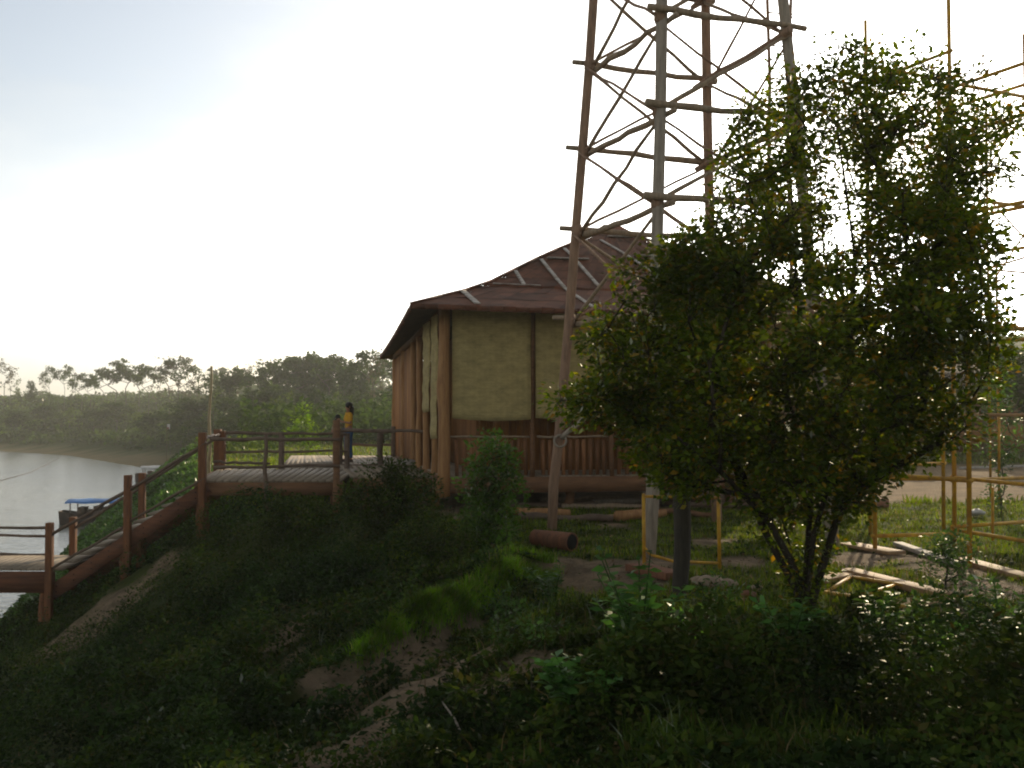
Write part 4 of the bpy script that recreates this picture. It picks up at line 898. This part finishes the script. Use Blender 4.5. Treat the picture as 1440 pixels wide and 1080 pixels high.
fw = [(120, 1040, 9.6, .5, 'leaf_dark'), (260, 1010, 10.5, .6, 'leaf_ground'), (350, 1000, 11.0, .5, 'leaf_shrub'), (690, 1040, 8.4, .5, 'leaf_ground'), (740, 940, 10.2, .5, 'leaf_shrub'), (960, 960, 9.2, .5, 'leaf_broad'), (1010, 880, 11.0, .4, 'leaf_shrub'), (1060, 950, 9.4, .45, 'leaf_dark'),
      (1180, 1010, 8.3, .5, 'leaf_ground'), (1290, 930, 9.6, .45, 'leaf_shrub'), (1340, 1050, 7.8, .55, 'leaf_broad'), (1390, 900, 10.4, .5, 'leaf_shrub'), (560, 850, 13.6, .4, 'leaf_ground'), (240, 900, 14.5, .5, 'leaf_dark'), (720, 850, 12.5, .4, 'leaf_shrub'), (1230, 880, 10.8, .3, 'leaf_ground')]
for i, (px, py, Y, h, m) in enumerate(sorted(fw)):
    shrub('weed_clump', G2(px, py, Y), h*1.7, h, 16, 20, random.choice((.07, .09, .11)), m, 'low leafy weed clump on the foreground slope, %s counted from the left edge' % ords[i], 'weed', clr=.11, asp=random.choice((.35, .5, .6)), group='weed clumps on the foreground slope', stem_r=.003)

n = 5000; y = rng.uniform(5.5, 18, n); x = y*rng.uniform(-.6, .55, n); z = height(x, y)+.02; v, q = leaf_mesh(np.stack([x, y, z], -1), rng.uniform(.04, .1, n), .45, 3); M['dry'] = leafmat('dry_leaf', (.09, .055, .025), (.2, .14, .07), .2, .05); tag(np_obj('leaf_litter', v, q, M['dry']), kind='stuff')
n = 900; y = rng.uniform(5.5, 15, n); x = y*rng.uniform(-.6, .58, n); z = height(x, y); v, q, t_ = blades(np.stack([x, y, z], -1), rng.uniform(.12, .3, n), rng.uniform(.005, .009, n), 1.0); tag(np_obj('dry_stems', v, [q, t_], M['dry']), kind='stuff')
# dead stick and bamboo piece on the slope
a = G(400, 1078, .05); b = G(438, 1020, .18); tag(MB().log(a-(b-a)*.3, b, .028, .016, 8, .006, 5).build('bamboo_stick', M['bamboo'], loc=tuple(a), smooth=True), 'broken yellowish bamboo stick leaning on the slope at the bottom', 'stick')
a = G(622, 998, .05); pts_ = [G(x, y, .05) for x, y in ((622, 998), (640, 1022), (652, 1050), (662, 1082))]; tag(MB().tube(pts_, [.008, .011, .012, .014], 6).build('dead_twig', M['grey'], loc=tuple(a), smooth=True), 'thin pale curved dead twig on the shaded slope', 'twig')

# ------------------------------------------------------------ ground cover and grass (uncountable)
def scatter(n, x0, x1, y0, y1, gen=rng):
    u = gen.random(n); y = y0+(y1-y0)*u; f = y/y1; x = gen.uniform(-1, 1, n)
    cx = (x0+x1)/2; x = cx+x*(x1-x0)/2; return x, y
N = 420000
y = 5.2+(27-5.2)*rng.random(N)**1.25; x = y*rng.uniform(-.62, .60, N)
z = height(x, y); dmk, smk = masks(x, y, z)
e = np.interp(y, EY, EX); r = np.interp(y, EY, RX); tt_ = (x-r)/(e-r)
bank = 1-sst(.95, 1.08, tt_); site = (1-bank)*(y > 11.6)*(x > -1)
front = sst(0, 1, (10.9-y)*1.2)*(x > .5)
dens = np.maximum(bank, np.maximum(front, .10))*(1-.93*sst(.2, .75, dmk))
keep = (rng.random(N) < dens)*(z > -5.05)*(y < 24.5+0*x)
x, y, z, tt_, fr_ = x[keep], y[keep], z[keep], tt_[keep], front[keep]
Hn = .05+1.0*np.clip(fbm(x*.9+4, y*.9, 3)-.38, 0, 1)*2.0
Hn = Hn*np.where((y > 11.6)*(x > -1.2), .25, 1)*np.where(x > -.3, 1-.8*sst(7.6, 9.6, y), 1)*(1-.5*sst(6.5, 5.2, y))
zz = z+Hn*rng.random(len(x))**.55
c = np.stack([x, y, zz], -1); sz = rng.uniform(.035, .095, len(x))*np.where(fbm(x*.8, y*.8+7, 2) > .52, 1.25, .85)
k1 = fbm(x*.6+2, y*.6, 3)+rng.normal(0, .06, len(x)) > .5
for kk, mm, nm in ((k1, 'leaf_ground', 'ground_cover'), (~k1, 'leaf_dark', 'ground_cover')):
    v, q = leaf_mesh(c[kk], sz[kk], .5, .5, droop=.05); tag(np_obj(nm, v, q, M[mm]), kind='stuff')
# grass: bank tufts, plateau turf, the bright lip
def grass(n, pick, h0, h1, m, w=.012, name='grass', lean=.5):
    x, y = pick(n); z = height(x, y); dmk, smk = masks(x, y, z); k_ = rng.random(n) > np.maximum(sst(.2, .7, dmk), sst(.1, .5, smk)); k_ &= z > -4.9
    x, y, z = x[k_], y[k_], z[k_]; tu = .55+.9*fbm(x*2.1, y*2.1, 2); h = rng.uniform(h0, h1, len(x))*tu
    v, q, t_ = blades(np.stack([x, y, z-.01], -1), h, np.full(len(x), w)*rng.uniform(.6, 1.4, len(x)), lean); tag(np_obj(name, v, [q, t_], M[m]), kind='stuff')
def pk_site(n): y = 11+14*rng.random(n)**1.1; return y*rng.uniform(-.12, .60, n), y
def pk_field(n): y = 24+50*rng.random(n)**1.3; return y*rng.uniform(-.42, .62, n), y
def pk_bank(n):
    y = 5.5+16*rng.random(n); x = y*rng.uniform(-.6, .6, n); k_ = fbm(x*.9+8, y*.9, 2) > .5; return x[k_], y[k_]
def pk_bank2(n):
    x, y = pk_bank(n); return x, y
grass(90000, pk_site, .03, .11, 'grass', .012)
grass(90000, pk_field, .06, .22, 'grass', .035)
def grassb(n, h0, h1, m, w, lean):
    x, y = pk_bank(n); z = height(x, y); dmk, smk = masks(x, y, z); k_ = (rng.random(len(x)) > sst(.2, .6, dmk))&(z > -4.9)&~((y > 12)&(x > -.6)); x, y, z = x[k_], y[k_], z[k_]
    v, q, t_ = blades(np.stack([x, y, z], -1), rng.uniform(h0, h1, len(x)), rng.uniform(.6, 1.4, len(x))*w, lean); tag(np_obj('grass', v, [q, t_], M[m]), kind='stuff')
grassb(36000, .08, .26, 'bankgrass', .012, .9)
lx = []; ly = []
for (a, b), (c_, d_) in (((505, 925), (560, 885)), ((560, 885), (625, 860)), ((625, 860), (700, 835)), ((700, 835), (780, 812))):
    p = G(a, b); q_ = G(c_, d_); n = 2600; f = rng.random(n); lx.append(p.x+(q_.x-p.x)*f+rng.normal(0, .06, n)); ly.append(p.y+(q_.y-p.y)*f+.08+rng.normal(0, .10, n))
x = np.concatenate(lx); y = np.concatenate(ly); z = height(x, y); v, q, t_ = blades(np.stack([x, y, z], -1), rng.uniform(.05, .2, len(x)), rng.uniform(.006, .014, len(x)), .9); tag(np_obj('grass', v, [q, t_], M['lip']), kind='stuff')
# near-bank scrub beside the river behind the stair
n = 60000; y = rng.uniform(22, 58, n); r = np.interp(y, EY, RX); e = np.interp(y, EY, EX); f = rng.random(n); x = r+(e-r)*f*1.05; z = height(x, y); Hn = (.12+.9*np.clip(fbm(x*.45+1, y*.45, 3)-.35, 0, 1))*sst(.02, .25, f)*np.where(y < 24.5, .35, 1)*(1-.6*sst(28, 42, y))
k_ = z > -4.95; c = np.stack([x, y, z+Hn*rng.random(n)**.5], -1)[k_]; v, q = leaf_mesh(c, rng.uniform(.09, .2, len(c)), .5, .5); tag(np_obj('riverbank_scrub', v, q, M['leaf_shrub']), kind='stuff')

# ------------------------------------------------------------ far bank: scrub mass and single trees
def mass(name, n, xs, ys, cond, h0, h1, size, m, fr=.05):
    x = rng.uniform(*xs, n); y = rng.uniform(*ys, n); s = shore_dist(x, y); z = height(x, y); k_ = cond(x, y, s); x, y, z = x[k_], y[k_], z[k_]
    H = h0+(h1-h0)*np.clip(fbm(x*fr*2, y*fr*2, 4)*2.2-.6, 0, 1.2); c = np.stack([x, y, z+H*rng.random(len(x))**.45], -1)
    v, q = leaf_mesh(c, rng.uniform(.6, 1.3, len(c))*size, .7, .6); return tag(np_obj(name, v, q, M[m]), kind='stuff')
ang = lambda x, y: x/y
mass('far_bank_scrub', 150000, (-150, -22), (95, 260), lambda x, y, s: (s > 10-5*sst(112, 140, y))&(x/y > -.62)&(x/y < -.08), .2, 3.3, .75, 'far1')
mass('far_bank_scrub', 60000, (-150, -15), (90, 230), lambda x, y, s: (s > 10)&(x/y > -.62)&(x/y < -.08)&(fbm(x*.05+3, y*.08, 3) > .48), .4, 3.2, .6, 'far2')
mass('meadow_scrub', 50000, (-34, 4), (62, 120), lambda x, y, s: (s > 7)&(fbm(x*.12, y*.12, 2) > .4-(y-62)*.004), .2, 3.0, .45, 'far1', .1)
mass('meadow_scrub', 30000, (-30, 0), (48, 84), lambda x, y, s: (s > 5)&(fbm(x*.15+5, y*.15, 2) > .52), .1, 1.2, .28, 'far2', .12)
mass('far_forest', 90000, (-500, 600), (230, 700), lambda x, y, s: (s > 20)&(abs(x/y) < .75)&(x/y > -.3), 3, 9, 2.4, 'far1', .02)
mass('far_forest', 30000, (10, 110), (62, 200), lambda x, y, s: (x/y > .3)&(x/y < .65)&(fbm(x*.06, y*.06, 2) > .45), .5, 3, .8, 'far2', .05)

def far_proto(kind):
    root = empty('far_tree', (0, 0, 0)); H = 10.0; st_ = []; T = []
    if kind == 'umbrella':                              # thin bare stem, spreading flat crown
        for k_ in range(13): an = random.uniform(0, 6.28); rr = random.uniform(.6, 3.2); T.append((rr*math.cos(an), rr*math.sin(an), H*(.97-.018*rr*rr)+random.uniform(-.9, .2)))
        sk = [(V((0, 0, -.4)), -1), (V((.1, 0, H*.3)), 0), (V((-.1, .1, H*.58)), 1)]; rc, nl, ls = 1.0, 46, .5
    elif kind == 'wispy':
        for k_ in range(16): an = random.uniform(0, 6.28); rr = random.uniform(.2, 2.5); T.append((rr*math.cos(an), rr*math.sin(an), H*random.uniform(.45, 1)))
        sk = [(V((0, 0, -.4)), -1), (V((0, .1, H*.35)), 0), (V((.1, 0, H*.6)), 1)]; rc, nl, ls = .95, 17, .42
    elif kind == 'round':
        for k_ in range(30):
            g = V((random.gauss(0, 1), random.gauss(0, 1), random.gauss(0, 1))).normalized()*random.uniform(.5, 1); T.append((g.x*3.3, g.y*3.3, H*.66+g.z*3.1))
        sk = [(V((0, 0, -.4)), -1), (V((.1, 0, H*.22)), 0), (V((0, 0, H*.42)), 1)]; rc, nl, ls = 1.15, 62, .55
    else:                                              # tall slender
        for k_ in range(20): an = random.uniform(0, 6.28); z = random.uniform(.3, 1); rr = random.uniform(.2, 1.7)*(1.15-z*.6); T.append((rr*math.cos(an), rr*math.sin(an), H*z))
        sk = [(V((0, 0, -.4)), -1), (V((.1, 0, H*.3)), 0), (V((0, 0, H*.7)), 1)]; rc, nl, ls = .8, 34, .45
    nd, pr_, rd, ids = grow(sk, T, V((0, 0, 0)), .028, 1.2, 2.4); skel_mesh(nd, pr_, rd, 6, .28).build('trunk', M['fartrunk'], root)
    C_ = []
    for t_ in T: g = rng.normal(size=(nl, 3)); g /= np.linalg.norm(g, axis=1)[:, None]; C_.append(np.array(t_)+g*(rng.random(nl)**.5*rc*random.uniform(.7, 1.2))[:, None]*np.array([1, 1, .6]))
    v, q = leaf_mesh(np.concatenate(C_), rng.uniform(ls*.6, ls*1.3, len(T)*nl), .65, .6); np_obj('crown', v, q, M[{'umbrella': 'far1', 'wispy': 'far3', 'round': 'far1', 'slender': 'far2'}[kind]], root); return root
protos = {k_: [far_proto(k_) for _ in range(3 if k_ == 'round' else 2)] for k_ in ('umbrella', 'wispy', 'round', 'slender')}; used = set()
def far_tree(kind, px, D, top, label, group, cat='tree', base=None, wx=1.0):
    src = random.choice(protos[kind]); p = P(px, top, D); zb = hz(p.x, D); hgt = p.z-zb
    if src.name in used:
        r_ = src.copy(); COL.objects.link(r_)
        for ch in list(src.children): c = ch.copy(); COL.objects.link(c); c.parent = r_
    else: r_ = src; used.add(src.name)
    r_.location = (p.x, D, zb-.2); s_ = (hgt+.2)/10.4; r_.scale = (s_*wx, s_*wx, s_); r_.rotation_euler = (0, 0, random.uniform(0, 6.28)); tag(r_, label, cat, group)
sk_ = [('wispy', 6, 205, 508, .9), ('slender', 26, 200, 538, .8), ('round', 43, 200, 538, .5), ('umbrella', 70, 200, 518, .5), ('umbrella', 91, 195, 516, .6), ('wispy', 60, 210, 530, .6), ('umbrella', 116, 185, 528, .8), ('umbrella', 128, 190, 532, .7), ('umbrella', 146, 180, 520, .8), ('umbrella', 163, 178, 514, .9), ('umbrella', 178, 175, 508, 1.0),
       ('umbrella', 196, 178, 515, .9), ('umbrella', 210, 172, 520, .8), ('wispy', 220, 180, 518, .8), ('wispy', 238, 165, 504, 1.1), ('umbrella', 250, 165, 506, 1.0), ('wispy', 262, 168, 505, .9), ('wispy', 278, 170, 530, .9), ('wispy', 15, 215, 520, .6), ('wispy', 106, 205, 524, .6)]
sk_ = [(a, b, c, d-5, e) for a, b, c, d, e in sk_]
for i, (k_, px, D, top, wx) in enumerate(sorted(sk_, key=lambda s_: s_[1])):
    far_tree(k_, px, D, top, {'wispy': 'thin wispy, nearly bare', 'slender': 'slender upright', 'round': 'small rounded', 'umbrella': 'flat-topped spreading'}[k_]+' tree on the far bank skyline, %s from the left edge' % ords[i], 'single trees on the far bank skyline', wx=wx)
fo = []
for px, top, D in ((305, 520, 140), (325, 518, 135), (345, 508, 138), (362, 512, 130), (378, 498, 140), (395, 508, 128), (412, 500, 132), (430, 494, 138), (446, 490, 134), (462, 490, 130), (478, 494, 136), (492, 506, 126), (506, 500, 130), (522, 494, 118), (538, 505, 128), (552, 512, 122), (575, 505, 125)):
    fo.append((random.choice(['round', 'umbrella', 'umbrella', 'wispy', 'round']), px, D, top+random.uniform(-9, 7), random.uniform(.75, 1.05)))
for px, top, D in ((300, 548, 112), (335, 545, 108), (370, 540, 105), (400, 545, 98), (440, 540, 108), (470, 545, 100), (500, 538, 104), (535, 540, 98), (560, 545, 96)):
    fo.append((random.choice(['round', 'slender', 'umbrella']), px, D, top+random.uniform(-6, 8), 1.05))
fo.append(('wispy', 526, 92, 490, .6)); fo.append(('round', 255, 130, 556, 1.3)); fo.append(('round', 285, 118, 552, 1.3))
for i, (k_, px, D, top, wx) in enumerate(sorted(fo, key=lambda s_: s_[1])):
    far_tree(k_, px, D, top, '%s forest tree beyond the boardwalk, %s counted from the stair towards the house' % ({'wispy': 'thin, almost leafless', 'slender': 'slender', 'round': 'dense rounded', 'umbrella': 'flat-crowned'}[k_], ords[i]), 'forest trees beyond the boardwalk', wx=wx)
sl_ = [('round', 20, 605, 575, 168), ('round', 62, 0, 566, 175), ('slender', 98, 0, 562, 170), ('round', 132, 0, 572, 158), ('round', 165, 0, 560, 160), ('slender', 190, 0, 568, 150), ('round', 218, 0, 575, 135), ('round', 262, 0, 572, 118), ('round', 285, 0, 585, 104), ('slender', 240, 0, 580, 122), ('round', 320, 0, 585, 82), ('round', 350, 0, 570, 88), ('slender', 385, 0, 560, 84)]
for i, (k_, px, _, top, D) in enumerate(sorted(sl_, key=lambda s_: s_[1])):
    far_tree(k_, px, D, top, '%s low on the bank across the river, %s from the left' % ({'slender': 'pale green upright bush', 'round': 'dense dark bush'}[k_], ords[i]), 'bushes on the slope across the river', wx=1.5 if k_ == 'round' else 1.1)
rb = [('round', 1165, 40, 500, 1.2), ('slender', 1215, 43, 515, 1.3), ('round', 1262, 42, 520, 1.4), ('round', 1315, 44, 530, 1.4), ('round', 1372, 60, 500, 1.4), ('round', 1440, 42, 470, 1.0), ('slender', 1405, 62, 488, 1.3), ('round', 1345, 75, 478, 1.3)]
for i, (k_, px, D, top, wx) in enumerate(sorted(rb, key=lambda s_: s_[1])):
    far_tree(k_, px, D, top, '%s behind the scaffolding across the track, %s from the left' % ({'slender': 'upright green tree', 'round': 'low dark rounded tree'}[k_], ords[i]), 'trees beyond the sandy track', wx=wx)
for k_ in protos:
    for s_ in protos[k_]:
        if s_.name not in used and s_.get('label') is None:
            for ch in list(s_.children): bpy.data.objects.remove(ch)
            bpy.data.objects.remove(s_)

# ------------------------------------------------------------ haze
hm_ = bpy.data.materials.new('haze_air'); hm_.use_nodes = True; t = hm_.node_tree; t.nodes.clear()
pv = t.nodes.new('ShaderNodeVolumePrincipled'); pv.inputs['Density'].default_value = .0007; pv.inputs['Color'].default_value = (.97, .96, .89, 1); pv.inputs['Anisotropy'].default_value = .3
o_ = t.nodes.new('ShaderNodeOutputMaterial'); t.links.new(pv.outputs[0], o_.inputs['Volume'])
zmin = float(ZZ.min())-1; zmax = max(float(ZZ.max())+12, 24)
tag(MB().box((0, 1100, (zmin+zmax)/2), (3260, 2860, zmax-zmin)).build('haze', hm_), kind='stuff')
